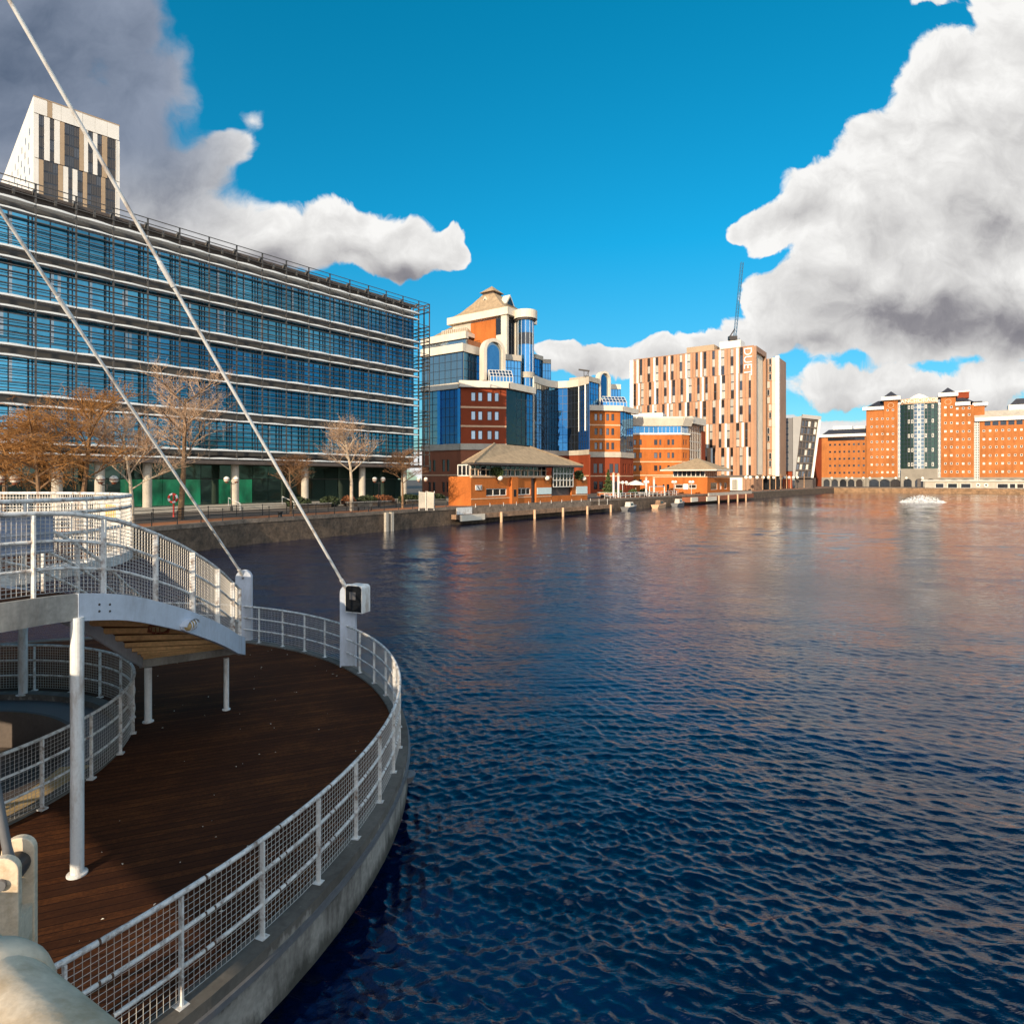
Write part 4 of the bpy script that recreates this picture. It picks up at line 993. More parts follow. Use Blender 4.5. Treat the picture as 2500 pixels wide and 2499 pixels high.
# glazed drum beside the tower
dc = DV(1283,143); DR = 2.05
def drum(z0, z1, mm, nm, r=DR, a0=-180, a1=180, n=18):
    a = MB(); a.prism([(dc[0]+r*math.cos(math.radians(a0+(a1-a0)*i/n)), dc[1]+r*math.sin(math.radians(a0+(a1-a0)*i/n))) for i in range(n)], z0, z1); return a.build(nm, M[mm], vb)
zd = lambda y: ZZ(y, 141*KV)
drum(zd(775), zd(755), 'cream', 'drum_rim', 2.95, n=28); drum(zd(779), zd(775)+.0, 'soffit', 'drum_soffit', 2.5)
drum(zd(810), zd(779), 'glass_blue', 'drum_glass'); drum(zd(839), zd(810), 'glass_dark', 'drum_band'); drum(zd(907), zd(839), 'glass_blue', 'drum_glass'); drum(zd(921), zd(907), 'pale_stone', 'drum_band', DR+.2); drum(ZB1, zd(921), 'glass_blue', 'drum_glass')
a = MB()
for i in range(12):
    x = math.radians(30*i); p = (dc[0]+(DR+.02)*math.cos(x), dc[1]+(DR+.02)*math.sin(x)); a.tube([(*p,ZB1),(*p,zd(779))], .045, 4)
a.build('drum_mullions', M['fin_white'], vb)
a = MB(); p = DV(1303,140.5); a.tube([(*p,QZ),(*p,zd(920))], .16, 10); a.build('drum_column', M['cream'], vb)
# glazed wing behind the drum
RF = Fr(DV(1306,153), B_); u1 = RF.u(1325); RG = Fr(RF.pt(u1), CH); u2 = RG.u(1345)
for fr_, ue, y0 in ((RF,u1,870),(RG,u2,877)):
    z1 = fr_.z(y0, 1325); glass_wall(fr_, vb, 0, ue, zk(26), z1-1.1, 3, 5, 'glass_blue', 'rear_glass_wall'); part(fr_, vb, 'rear_band', 'pale_stone', [(0,ue,-3,.2,z1-1.1,z1)])
# concave curved front
CV = [(1304,147),(1322,151.5),(1340,155),(1362,157),(1386,156.5),(1412,154),(1427,151.5),(1438,149.5)]
cz0, cz1 = zk(29.2), zk(30.9)
mats_ = ['glass_grey','glass_black','glass_blue','glass_blue','glass_black','glass_navy','glass_navy']
pts = [DV(*c) for c in CV]
for i in range(len(pts)-1):
    f = Fr(pts[i], (pts[i+1][0]-pts[i][0], pts[i+1][1]-pts[i][1])); L_ = math.dist(pts[i], pts[i+1])
    glass_wall(f, vb, 0, L_, zk(13.4), cz0, 2 if L_ < 3 else 3, 8, mats_[i], 'curved_glass_wall', d=0)
    low_storeys(f, 0, L_, zk(12.2), 2.4, 'brick_red', vb, 1.2)
a = MB(); n = len(pts); back = [(p[0]+1.5, p[1]+14) for p in pts]
a.prism([(p[0],p[1]+.5) for p in pts]+back[::-1], QZ, cz0); a.build('curved_core', M['soffit'], vb)
a = MB(); fr_pts = [(p[0]-.1, p[1]-.75) for p in pts]; a.prism(fr_pts+[(p[0],p[1]+.4) for p in pts][::-1], cz0, cz1); a.build('curved_cornice', M['cream'], vb)
a = MB(); a.prism([(p[0],p[1]-.3) for p in pts]+[(p[0],p[1]+.4) for p in pts][::-1], zk(12.2), zk(13.4)); a.build('curved_base_band', M['pale_stone'], vb)
a = MB(); p = DV(1413,153.4); a.tube([(*p,zk(18)),(*p,cz0)], .14, 8); p = DV(1429,150.6); a.tube([(*p,zk(18)),(*p,cz0)], .22, 8); a.build('white_mullions', M['fin_white'], vb)
# second brick corner block
V2 = Fr(DV(1432,160), CH); w2 = V2.u(1514); z2 = lambda y: V2.z(y, 1475); V2B = Fr(V2.pt(w2), B_)
c2 = [(V2.u(p),V2.u(q)) for p,q in ((1451.5,1458.8),(1463.9,1470.9),(1480.2,1487.2),(1492.6,1499.6))]
r2 = [(z2(q),z2(p)) for p,q in ((1010,1026.6),(1045.4,1061.6),(1080.2,1097))]
a = MB(); V2.wall(a, 0, w2, z2(1103), z2(1003), c2, r2, .45); a.build('brick_block', M['brick_orange'], vb)
windows(V2, vb, c2, r2, glass=('glass_win','glass_dark'), frame='frame_dark')
part(V2, vb, 'stone_course', 'course', [(-.03,w2+.03,0,.08,z2(y+1.6),z2(y-1.6)) for y in (1037.5,1072.5)])
part(V2, vb, 'top_cornice', 'cream', [(-.5,w2+.5,-.5,.9,z2(1003),z2(990))])
part(V2, vb, 'base_band', 'pale_stone', [(-4,w2+.1,-.5,.3,z2(1116),z2(1103))])
ur2 = V2B.u(1546)
glass_wall(V2B, vb, 0.02, V2B.u(1529), z2(1103), z2(1003), 2, 1, 'glass_blue', 'corner_glass_wall', d=.02)
glass_wall(V2B, vb, V2B.u(1529), ur2, z2(1103), z2(1006), 3, 7, 'glass_blue', 'corner_glass_wall', d=-.1)
part(V2B, vb, 'side_cornice', 'cream', [(.55,ur2+2,-.5,.9,z2(1003)-.02,z2(990)-.02)])
part(V2B, vb, 'base_band', 'pale_stone', [(.12,ur2,-.5,.3,z2(1116)-.02,z2(1103)-.02)])
a = MB(); a.prism([V2.pt(.3,-.7), V2.pt(w2-.3,-.7), V2B.pt(ur2,-.7), (V2B.pt(ur2)[0]-4,V2B.pt(ur2)[1]+12), (V2.pt(0)[0]-3,V2.pt(0)[1]+16)], QZ, z2(991)); a.build('core', M['soffit'], vb)
low_storeys(V2, 0, w2, z2(1116), 4.6, 'brick_red', vb, 2.6); low_storeys(V2B, .02, ur2, z2(1116), 4.0, 'brick_red', vb, 2.2)
# set-back glass, portal and conservatory above it
S2 = Fr(DV(1436,158.5), B_); us = S2.u(1462)
glass_wall(S2, vb, 0, us, z2(991), S2.z(934,1450), 4, 4, 'glass_blue', 'upper_glass_wall'); part(S2, vb, 'upper_band', 'pale_stone', [(0,us,-6,.3,S2.z(934,1450),S2.z(922,1450))])
portal(Fr(DV(1462,164), (.80,.60)), vb, 1462, 1490, 906, 991, None, 1.4)
S3 = Fr(DV(1488,172), CH); us = S3.u(1515)
glass_wall(S3, vb, 0, us, z2(991)-1, S3.z(950,1500), 4, 3, 'glass_blue', 'upper_glass_wall'); part(S3, vb, 'upper_band', 'cream', [(0,us,-4,.3,S3.z(950,1500),S3.z(938,1500))])
conservatory(Fr(DV(1470,163.5), (.97,.24)), vb, 1472, 1530, 966, 992)
a = MB(); p = Vector((*DV(1432,158), cz1)); 
for dx in (-.7,.5): a.beam(p+Vector((dx,0,0)), p+Vector((dx,0,3.2)), .16, .16)
a.beam(p+Vector((-2.2,0,3.5)), p+Vector((.8,0,3.1)), .5, .35); a.beam(p+Vector((-.7,0,1.8)), p+Vector((.5,0,1.8)), .14, .14); a.beam(p+Vector((-.7,0,.2)), p+Vector((.5,0,3)), .12, .12); a.build('roof_cradle', M['dark_metal'], vb)

# ================================================================== octagonal brick offices
ob = thing('brick_offices', 'low orange brick offices with a white octagonal roof edge in front of the striped block', 'office building')
O1 = Fr(D(1540,190), (1,.03)); o1 = O1.u(1607); O2 = Fr(O1.pt(o1), (.97,-.10)); o2 = O2.u(1664); O3 = Fr(O2.pt(o2), (.80,.60)); o3 = O3.u(1683); O4 = Fr(O3.pt(o3), B_); o4 = O4.u(1722)
zo = lambda y: ZZ(y, 190)
rows = [(zo(q),zo(p)) for p,q in ((1073,1086),(1104.8,1118),(1136,1149.5),(1170,1184))]
for fr_, e, cs in ((O1,o1,((1547,1553.5),(1560,1567),(1597,1605))), (O2,o2,((1609.5,1614.5),(1629.3,1635.3),(1640,1646))), (O3,o3,((1668,1671),(1674,1677)))):
    cc = [(fr_.u(p),fr_.u(q)) for p,q in cs]
    a = MB(); fr_.wall(a, 0, e, QZ, zo(1061), cc, rows, .4); a.build('brick_wall', M['brick_orange'], ob)
    windows(fr_, ob, cc, rows, glass=('glass_win','glass_dark'), frame='frame_dark')
    part(fr_, ob, 'stone_course', 'course', [(0,e,0,.07,zo(y+1.3),zo(y-1.3)) for y in (1095,1127,1160)])
    part(fr_, ob, 'white_band', 'white_clad', [(-.1,e+.1,-.4,.25,zo(1061),zo(1057))])
    glass_wall(fr_, ob, 0, e, zo(1057), zo(1040), 6, 1, 'glass_blue', 'top_glazing', frame='frame_white', d=-.25)
    a = MB(); a.sweep(None, [[fr_.pt(u,-.8,zo(1040)), fr_.pt(u,.5,zo(1040)), fr_.pt(u,1.5,zo(1022)), fr_.pt(u,1.5,zo(1018)), fr_.pt(u,-.8,zo(1018))] for u in (-.3,e+.3)]); a.build('roof_edge', M['cream'], ob)
a = MB(); a.prism([O1.pt(0,-.6), O1.pt(o1,-.6), O2.pt(o2,-.6), O3.pt(o3,-.6), O4.pt(o4,-.6), (O4.pt(o4)[0]-8,O4.pt(o4)[1]+12), (O1.pt(0)[0],O1.pt(0)[1]+24)], QZ, zo(1019)); a.build('core', M['soffit'], ob)
a = MB(); q = [D(1538,196), D(1618,194), D(1626,199), D(1626,212), D(1538,214)]; a.prism(q, zo(1019), zo(1004)); a.build('roof_plant_room', M['white_clad'], ob)
glass_wall(O4, ob, 0, O4.u(1712), QZ+2, zo(1032), 7, 7, 'glass_dark', 'corner_glazing', frame='frame_white', w=.16); part(O4, ob, 'roof_edge', 'cream', [(-.3,O4.u(1716),-.6,1.1,zo(1032),zo(1015))])
part(O4, ob, 'brick_wall', 'brick_red', [(O4.u(1712),o4,-.4,.0,QZ,zo(1045))]); part(O4, ob, 'corner_base', 'brick_red', [(0,O4.u(1712),-.4,-.0,QZ,QZ+2)])

# ================================================================== striped terracotta apartment block with vertical lettering
du = thing('striped_apartments', 'terracotta and white vertical striped apartment block with white letters at its top corner', 'apartment building')
DF = Fr(D(1840,215), A_); dl = DF.u(1545); zs_ = [52.4, 43.3, 34.6, 26.1, 17.5, 7.6]
a = MB(); a.prism([DF.pt(dl+.1,-.3), DF.pt(-.1,-.3), DF.pt(-.1,-14), DF.pt(dl+.1,-14)], QZ, 52.2); a.build('core', M['dark_pink_clad'], du)
rd = random.Random(17)
def make_seq():
    st_ = {'i': rd.randrange(16)}
    pat = ['w','b','c','b','w','c','b','a','w','b','c','b','w','b','a','c']
    def f(r):
        st_['i'] += 1; k = pat[st_['i'] % len(pat)]
        return (k, {'w':.98,'a':.75,'b':.80,'c':.40}[k]*r.uniform(.9,1.2))
    return f
for i in range(5):
    strips(DF, du, dl+1.6 if i%2 == 0 else dl+.3, -2.4 if i == 0 else -.9, zs_[i+1], zs_[i], 3, make_seq(), rd, ('glass_win','glass_pale','glass_pale','glass_brown','glass_brown'), mats=('white_clad','pink_clad','dark_pink_clad'), d_win=-.1)
    part(DF, du, 'band_joint', 'dark_pink_clad', [(dl+.3,-.02,-.12,.03,zs_[i+1]-.1,zs_[i+1]+.02)])
    part(DF, du, 'corner_panels', 'pink_clad', [(-2.38 if i == 0 else -.88,0,-.1,.12,zs_[i+1]+.03,zs_[i]-.03)])
part(DF, du, 'end_panel', 'white_clad', [(dl-1.2,dl+.28,-1.2,.1,QZ+5,zs_[0])])
part(DF, du, 'parapet', 'dark_pink_clad', [(dl+.3,0,-.2,.17,zs_[0]-.02,zs_[0]+.25)])
u0, u1 = DF.u(1675), DF.u(1742); part(DF, du, 'roof_plant_room', 'tan_clad', [(u0,u1,-8,-.6,52.2,54.8)])
part(DF, du, 'rear_plant_room', 'white_clad', [(DF.u(1742)+1,DF.u(1800),-10,-4,52.2,56)])
DS = Fr(D(1840,215), B_); sw = DS.u(1865)
part(DS, du, 'side_wall', 'tan_clad', [(0.05,sw,-.5,0,7.4,52.4)])
part(DS, du, 'side_frame', 'dark_pink_clad', [(0.02,.55,-.3,.9,7.4,52.4),(sw-1.2,sw,-.3,.9,7.4,52.4),(.56,sw-1.21,-.3,.9,50.6,52.4)])
part(DS, du, 'side_panels', 'pink_clad', [(sw,sw+.1,-4,.9,7.4,52.0)])
a = MB()
for i in range(9): DS.box(a, .9+i*1.3, 1.9+i*1.3, .002, .07, 8, 50.4)
a.build('side_boards', M['cream'], du)
WF = Fr(D(1868,231), A_); w0, w1 = WF.u(1862), WF.u(1902)
a = MB(); a.prism([WF.pt(w0,-.3), WF.pt(w1,-.3), WF.pt(w1,-12), WF.pt(w0,-12)], QZ+5, 51.0); a.build('wing_core', M['dark_pink_clad'], du)
ws = [51.2,42.6,34,25.5,17,7.6]
for i in range(5):
    x0 = WF.u(1873)+(.0 if i%2 else .6)
    windows(WF, du, [(x0,x0+.9)], [(ws[i+1]+.4+j*2.85,ws[i+1]+2.7+j*2.85) for j in range(3)], d=.0, frame='frame_white', glass=('glass_pale','glass_win'))
    part(WF, du, 'wing_panels', 'pink_clad', [(x0+1.0,WF.u(1885),-.1,.14,ws[i+1]+.03,ws[i]-.03)]); part(WF, du, 'wing_panels', 'cream', [(WF.u(1885)+.02,WF.u(1893),-.1,.12,ws[i+1]+.03,ws[i]-.03)])
part(WF, du, 'wing_edge', 'white_clad', [(WF.u(1893)+.03,w1+.05,-1.2,.2,7.4,51.6)])
part(DF, du, 'ground_soffit', 'soffit', [(dl,-.1,-13,.1,7.0,7.55)])
u0, u1 = DF.u(1782), DF.u(1812); part(DF, du, 'ground_wall', 'white_clad', [(u0,u1,-3,-.2,QZ,7.0)])
glass_wall(DF, du, DF.u(1788), DF.u(1800), QZ+.3, 6, 3, 1, 'glass_pale', 'ground_window', d=-.1)
part(DF, du, 'ground_wall', 'brick_brown', [(u1+.1,-.2,-6,-1.5,QZ,7.0),(dl,u0-.1,-6,-1.0,QZ,7.0)])
part(WF, du, 'wing_ground_wall', 'glass_dark', [(w0-6,w1-.4,-8,-2,QZ,7.5)])
txt = bpy.data.curves.new('lettering', 'FONT'); txt.body = 'DUET'; txt.size = 3.9; txt.extrude = .06; txt.space_character = .98
tmp = bpy.data.objects.new('lettering', txt); C.objects.link(tmp)
me = bpy.data.meshes.new_from_object(tmp.evaluated_get(bpy.context.evaluated_depsgraph_get())); bpy.data.objects.remove(tmp)
me.materials.clear(); me.materials.append(M['brown_mark']); to = bpy.data.objects.new('lettering', me); C.objects.link(to)
xd = Vector((0,0,-1)); nn = Vector((*DF.n,0)); yd = nn.cross(xd)
to.matrix_world = Matrix.Translation(DF.pt(DF.u(1817), .30, DF.z(848,1825))) @ Matrix((xd, yd, nn)).transposed().to_4x4(); to.parent = du

# tower crane behind it
cr = thing('crane', 'thin blue lattice crane jib standing upright behind the striped block', 'crane')
def lattice(p, q, w, n, name, m):
    a = MB(); p, q = Vector(p), Vector(q); d = (q-p).normalized(); x = d.cross(Vector((0,1,0))).normalized()*w/2; y = d.cross(x).normalized()*w/2
    cs = [x+y, x-y, -x-y, -x+y]
    for c_ in cs: a.beam(p+c_, q+c_, .15, .15)
    for i in range(n):
        f0, f1 = p+(q-p)*(i/n), p+(q-p)*((i+1)/n)
        for k in range(4): a.beam(f0+cs[k], f1+cs[(k+1)%4], .08, .08)
    a.build(name, m, cr)
CY = 300.
steel_blue = mat('crane_blue', (.03,.12,.22), .5, var=.15)
lattice((*D(1797,CY), QZ), (*D(1797,CY), ZZ(826,CY)), 2.2, 22, 'mast', M['dark_metal'])
lattice((*D(1794,CY), ZZ(822,CY)), (*D(1812,CY), ZZ(640,CY)), 1.1, 20, 'jib', steel_blue)
a = MB(); q = Vector((*D(1792,CY), ZZ(824,CY))); a.box(q.x-2.6, q.x+1.2, q.y-1.2, q.y+1.2, q.z-1.2, q.z+.6); a.box(q.x-2.4, q.x-.8, q.y-1.6, q.y+1.0, q.z-3.6, q.z-1.3); a.beam(q+Vector((-2,0,.5)), q+Vector((.4,0,4.2)), .5, .5); a.build('cab', M['dark_metal'], cr)
# ================================================================== far orange brick blocks
FD = (.836,-.548)
AF = Fr(D(2240,310), FD)
def zA(py, px): return AF.z(py, px)
def brick_wing(fr, t, p0, p1, ytop, pref, cols, rows, skip=None, depth=16, brick='brick_far', frame='frame_white', glass=('glass_win','glass_brown','glass_brown','glass_pale'), base=True, hw=2.6, hh=2.5, d0=0.0):
    u0, u1 = fr.u(p0), fr.u(p1); zt = fr.z(ytop, pref)
    cc = [(fr.u(c-hw), fr.u(c+hw)) for c in cols]
    rr = [(fr.z(r+hh, pref), fr.z(r-hh, pref)) for r in rows]
    f2 = Fr(fr.pt(0,d0), fr.d)
    a = MB(); f2.wall(a, u0, u1, 7.2, zt, cc, rr, .4); a.build('brick_wall', M[brick], t)
    windows(f2, t, cc, rr, d=-.15, fw=.16, frame=frame, glass=glass)
    a = MB(); a.prism(poly(f2, [(u0+.02,-.5),(u1-.02,-.5),(u1-.02,-depth),(u0+.02,-depth)]), QZ, zt-.05); a.build('core', M['brick_red'], t)
    return f2, u0, u1, zt
def arcade(fr, t, u0, u1, centers, w, zt=7.2, zs=4.6, m='pale_stone'):
    # stone ground storey with segmental arches
    a = MB(); e = [u0]
    for c in centers: e += [c-w/2, c+w/2]
    e.append(u1)
    for i in range(0, len(e), 2):
        if e[i+1] > e[i]: fr.box(a, e[i], e[i+1], -.5, .12, QZ, zt)
    for c in centers:
        n = 10; prev = None
        for i in range(n):
            x0, x1 = -1+2*i/n, -1+2*(i+1)/n; h = zs+1.7*math.sqrt(max(0,1-((x0+x1)/2)**2))
            fr.box(a, c+x0*w/2, c+x1*w/2, -.5, .11, h, zt)
    a.build('arcade', M[m], t)
    for c in centers: part(fr, t, 'arch_window', rw.choice(('glass_dark','glass_win','glass_brown')), [(c-w/2,c+w/2,-.56,-.46,QZ,zt-.4)])
mstone = mat('grey_arcade_stone', (.27,.24,.20), .85, var=.15, scale=.3); M['arc'] = mstone
lw = thing('brick_wing', 'long low orange brick wing with dark roof left of the twin towers', 'office building')
lcols = (2026.7,2038.5,2050,2061.3,2073,2084.7,2096.5,2108.8); lrows = (1085,1102.6,1119.7,1136.5,1153.8)
f2, u0, u1, zt = brick_wing(AF, lw, 2006, 2114, 1066, 2060, lcols, lrows, frame='frame_dark', glass=('glass_win','glass_brown','glass_brown'))
part(f2, lw, 'top_glazing', 'glass_dark', [(u0+3,u1-.5,.0,.08,zt-2.0,zt-.4)])
part(f2, lw, 'cornice', 'white_clad', [(u0-1,u1,-1,1.1,zt,zt+1.4)])
a = MB(); a.frustum(poly(f2,[(u0,-.5),(u1,-.5),(u1,-14),(u0,-14)]), zt+1.4, poly(f2,[(u0+3,-4),(u1,-4),(u1,-10),(u0+3,-10)]), zt+4.2); a.build('roof', M['slate'], lw)
part(f2, lw, 'roof_plant_room', 'white_clad', [(u0+5,u0+14,-9,-5,zt+3.6,zt+6.0),(u0+15,u0+24,-9,-5,zt+3.6,zt+5.6)])
arcade(f2, lw, u0, u1, [AF.u(p) for p in (2018,2038,2058,2078,2098)], 3.0, m='arc')
# the left part that steps back
SF = Fr(AF.pt(AF.u(2006)), (.35,-.94)); part(SF, lw, 'side_wall', 'brick_red', [(-14,-.03,-3,0,QZ,zt)])
tt_ = thing('twin_tower_block', 'orange brick block with two pyramid roofed towers and a curved green glass atrium between', 'office building')
cL = (2128.4,2141.4,2154.2,2167.3,2180.3); rL = (1022,1040.8,1059.4,1078,1096.7,1115.3,1133.9,1152.6)
fL, u0, u1, zt = brick_wing(AF, tt_, 2115, 2158, 1000, 2155, cL[:3], rL, d0=.6)
part(fL, tt_, 'cornice', 'white_clad', [(u0-1.6,u1,-1,1.3,zt,zt+1.6)])
a = MB(); a.frustum(poly(fL,[(u0,-.5),(u1,-.5),(u1,-14),(u0,-14)]), zt+1.6, poly(fL,[(u0+5,-5),(u1,-5),(u1,-9),(u0+5,-9)]), zt+5); a.build('roof', M['slate'], tt_)
def tower_top(f, p0, p1, y0, px):
    u0, u1 = f.u(p0), f.u(p1); z = f.z(y0, px)
    part(f, tt_, 'tower_cornice', 'white_clad', [(u0-1.3,u1+1.3,-11,1.6,z,z+1.8)])
    m_ = (u0+u1)/2; h = (u1-u0)/2+.4
    a = MB(); a.frustum(poly(f,[(m_-h,.8),(m_+h,.8),(m_+h,.8-2*h),(m_-h,.8-2*h)]), z+1.8, poly(f,[(m_-.05,.8-h+.05),(m_+.05,.8-h+.05),(m_+.05,.8-h-.05),(m_-.05,.8-h-.05)]), z+1.8+h*.92); a.build('pyramid_roof', M['slate'], tt_)
    a = MB(); r_ = 1.35; c_ = z-2.6
    a.sweep(None, [[f.pt(m_+q*math.cos(x), d_, c_+q*math.sin(x)) for q, d_ in ((r_,.02),(r_,.12),(r_*.86,.12),(r_*.86,.02))] for x in np.linspace(0,2*math.pi,25)]); a.build('round_emblem_ring', M['course'], tt_)
fT, u0, u1, zt = brick_wing(AF, tt_, 2158.2, 2192, 977, 2175, cL[3:], (1001.4,)+rL, d0=.9)
tower_top(fT, 2159, 2191, 977, 2175)
cR = (2308,2322.5,2337,2351.5,2366); rR = (1012.8,1032.5,1052.8,1072.2,1091.5,1111.6,1131.4,1151.5)
fR, u0r, u1r, zt = brick_wing(AF, tt_, 2297, 2333, 968, 2315, cR[:2], (994.2,)+rR, d0=.9, hw=3, hh=2.8)
tower_top(fR, 2298, 2331, 968, 2315)
fS, u0, u1, zt = brick_wing(AF, tt_, 2329.8, 2378, 990, 2355, cR[2:], (996.5,)+rR, d0=.5, hw=3, hh=2.8)
part(fS, tt_, 'cornice', 'white_clad', [(u0+.3,u1-1.5,-1,1.3,zt,zt+1.7)]); part(fS, tt_, 'plant_room', 'brick_red', [(u0+.6,u0+6,-9,-4,zt+4,zt+7)]); part(fS, tt_, 'plant_room_edge', 'white_clad', [(u0+.4,u0+6.3,-9.2,-3.8,zt+7,zt+7.6)])
a = MB(); a.frustum(poly(fS,[(u0,-.5),(u1,-.5),(u1,-14),(u0,-14)]), zt+1.7, poly(fS,[(u0,-5),(u1-5,-5),(u1-5,-9),(u0,-9)]), zt+5); a.build('roof', M['slate'], tt_)
RF2 = Fr(AF.pt(AF.u(2378),-2), FD); part(RF2, tt_, 'rear_wing', 'brick_far', [(0,4.2,-10,0,QZ,AF.z(990,2380))]); part(RF2, tt_, 'rear_cornice', 'white_clad', [(-.5,5.4,-10.5,1,AF.z(990,2380),AF.z(983,2380))]); part(RF2, tt_, 'rear_roof', 'slate', [(0,3.4,-9,-1,AF.z(983,2380),AF.z(978,2380))])
# window strips beside the atrium, then the bowed atrium itself
for p0, p1, nm in ((2192.3,2199,'stair_glazing'),(2290,2296.7,'stair_glazing')):
    glass_wall(AF, tt_, AF.u(p0), AF.u(p1), 7.2, AF.z(988,2195 if p0 < 2240 else 2293), 2, 16, 'glass_grey', nm, d=.3, frame='frame_white', w=.28)
    part(AF, tt_, 'stair_cap', 'white_clad', [(AF.u(p0)-.2,AF.u(p1)+.2,-3,.7,AF.z(988,p0),AF.z(984,p0))])
ua0, ua1 = AF.u(2199.4), AF.u(2289.4); zat0, zat1 = AF.z(1144,2245), AF.z(986,2245); na = 11
def bow(i): x = -1+2*i/na; return (ua0+(ua1-ua0)*i/na, .2+2.6*math.sqrt(max(0,1-x*x*.92)))
bp = [AF.pt(*bow(i)) for i in range(na+1)]
for i in range(na):
    f = Fr(bp[i], (bp[i+1][0]-bp[i][0], bp[i+1][1]-bp[i][1])); L_ = math.dist(bp[i], bp[i+1])
    g = glass_wall(f, tt_, 0, L_, zat0, zat1, 1, 17, 'glass_green' if i not in (4,5,6) else 'glass_grey', 'atrium_glass', d=0, frame='frame_white' if i in (4,5,6) else 'frame_dark', w=.2)
    if i in (2,3,5,7,9):
        for j in range(0, 9, 1 if i in (5,) else 2):
            a = MB(); z = zat0+1.2+j*(zat1-zat0-2)/8.5
            for bx in ((.3,L_-.3,z,z+.22),(.3,L_-.3,z+1.6,z+1.82),(.3,.52,z+.22,z+1.6),(L_-.52,L_-.3,z+.22,z+1.6)): f.box(a, bx[0],bx[1],.08,.16,bx[2],bx[3])
            a.build('white_frame', M['frame_white'], g)
a = MB(); a.prism([AF.pt(ua0,-.6)]+[(p[0]-AF.n[0]*.25,p[1]-AF.n[1]*.25) for p in bp]+[AF.pt(ua1,-.6),AF.pt(ua1,-12),AF.pt(ua0,-12)], QZ, zat1-.02); a.build('atrium_core', M['soffit'], tt_)
a = MB(); a.prism([AF.pt(ua0,-.5)]+[(p[0]+AF.n[0]*.3,p[1]+AF.n[1]*.3) for p in bp]+[AF.pt(ua1,-.5)], zat1, zat1+2.6); a.build('entablature', M['course'], tt_)
um = (ua0+ua1)/2; a = MB(); prof = [(um-4.2,zat1+2.6),(um+4.2,zat1+2.6),(um+2.2,zat1+4.0),(um,zat1+4.9),(um-2.2,zat1+4.0)]
a.sweep(None, [[AF.pt(u,d_,z) for u,z in prof] for d_ in (.4,1.6)]); a.build('pediment', M['white_clad'], tt_)
arcade(Fr(AF.pt(0,3.0),FD), tt_, ua0, ua1, [ua0+(ua1-ua0)*f for f in (.19,.5,.81)], 3.4, zt=zat0, zs=4.8, m='arc')
arcade(Fr(AF.pt(0,.9),FD), tt_, AF.u(2115), AF.u(2199), [AF.u(p) for p in (2134,2160.5,2186)], 4.4, m='arc')
arcade(Fr(AF.pt(0,.9),FD), tt_, AF.u(2290), AF.u(2378), [AF.u(p) for p in (2300,2329,2357)], 4.6, m='arc')
def letters(text, size, fr, uc, d, z, m, parent, name='lettering'):
    c = bpy.data.curves.new(name, 'FONT'); c.body = text; c.size = size; c.extrude = .05; c.align_x = 'CENTER'
    tmp = bpy.data.objects.new(name, c); C.objects.link(tmp)
    me = bpy.data.meshes.new_from_object(tmp.evaluated_get(bpy.context.evaluated_depsgraph_get())); bpy.data.objects.remove(tmp)
    me.materials.clear(); me.materials.append(M[m]); o = bpy.data.objects.new(name, me); C.objects.link(o)
    x = Vector((*fr.d,0)); n_ = Vector((*fr.n,0)); y = Vector((0,0,1))
    o.matrix_world = Matrix.Translation(fr.pt(uc,d,z)) @ Matrix((x,y,n_)).transposed().to_4x4(); o.parent = parent
letters('ANCHORAGE', 2.5, AF, um, 3.35, zat1+.5, 'white_clad', tt_)
rwg = thing('brick_wing', 'orange brick wing with white roof line at the far right beyond the stair strip', 'office building')
rc = [2402+15.3*i for i in range(10)]; rr_ = (1050,1070.8,1090.5,1111,1130.8,1151)
fW, u0, u1, zt = brick_wing(AF, rwg, 2391, 2560, 1026, 2450, rc, rr_, hw=3, hh=2.8, d0=.3)
part(fW, rwg, 'top_glazing', 'glass_win', [(u0+2.0+i*2.95,u0+4.2+i*2.95,0,.08,zt-2.2,zt-.3) for i in range(10)])
part(fW, rwg, 'cornice', 'white_clad', [(AF.u(2377)+.3,u1,-1,1.3,zt,zt+1.7)])
a = MB(); a.frustum(poly(fW,[(u0-3,-.5),(u1,-.5),(u1,-16),(u0-3,-16)]), zt+1.7, poly(fW,[(u0-2,-5),(u1,-5),(u1,-12),(u0-2,-12)]), zt+5.2); a.build('roof', M['pale_stone'], rwg)
ux = AF.u(2472); part(fW, rwg, 'roof_plant_room', 'white_clad', [(ux-1,ux+16,-11,-5,zt+5.2,zt+7.5)])
a = MB(); a.frustum(poly(fW,[(ux-.5,-5.2),(ux+16,-5.2),(ux+16,-11),(ux-.5,-11)]), zt+7.5, poly(fW,[(ux+2,-7),(ux+16,-7),(ux+16,-9),(ux+2,-9)]), zt+10.5); a.build('plant_roof', M['slate'], rwg)
glass_wall(AF, rwg, AF.u(2378.5), AF.u(2390.5), QZ+3, zt-.1, 3, 24, 'glass_dark', 'stair_strip', d=.1, frame='frame_white', w=.3)
arcade(fW, rwg, u0, u1, [AF.u(p) for p in (2408,2438,2469,2500,2530)], 4.6, m='arc')

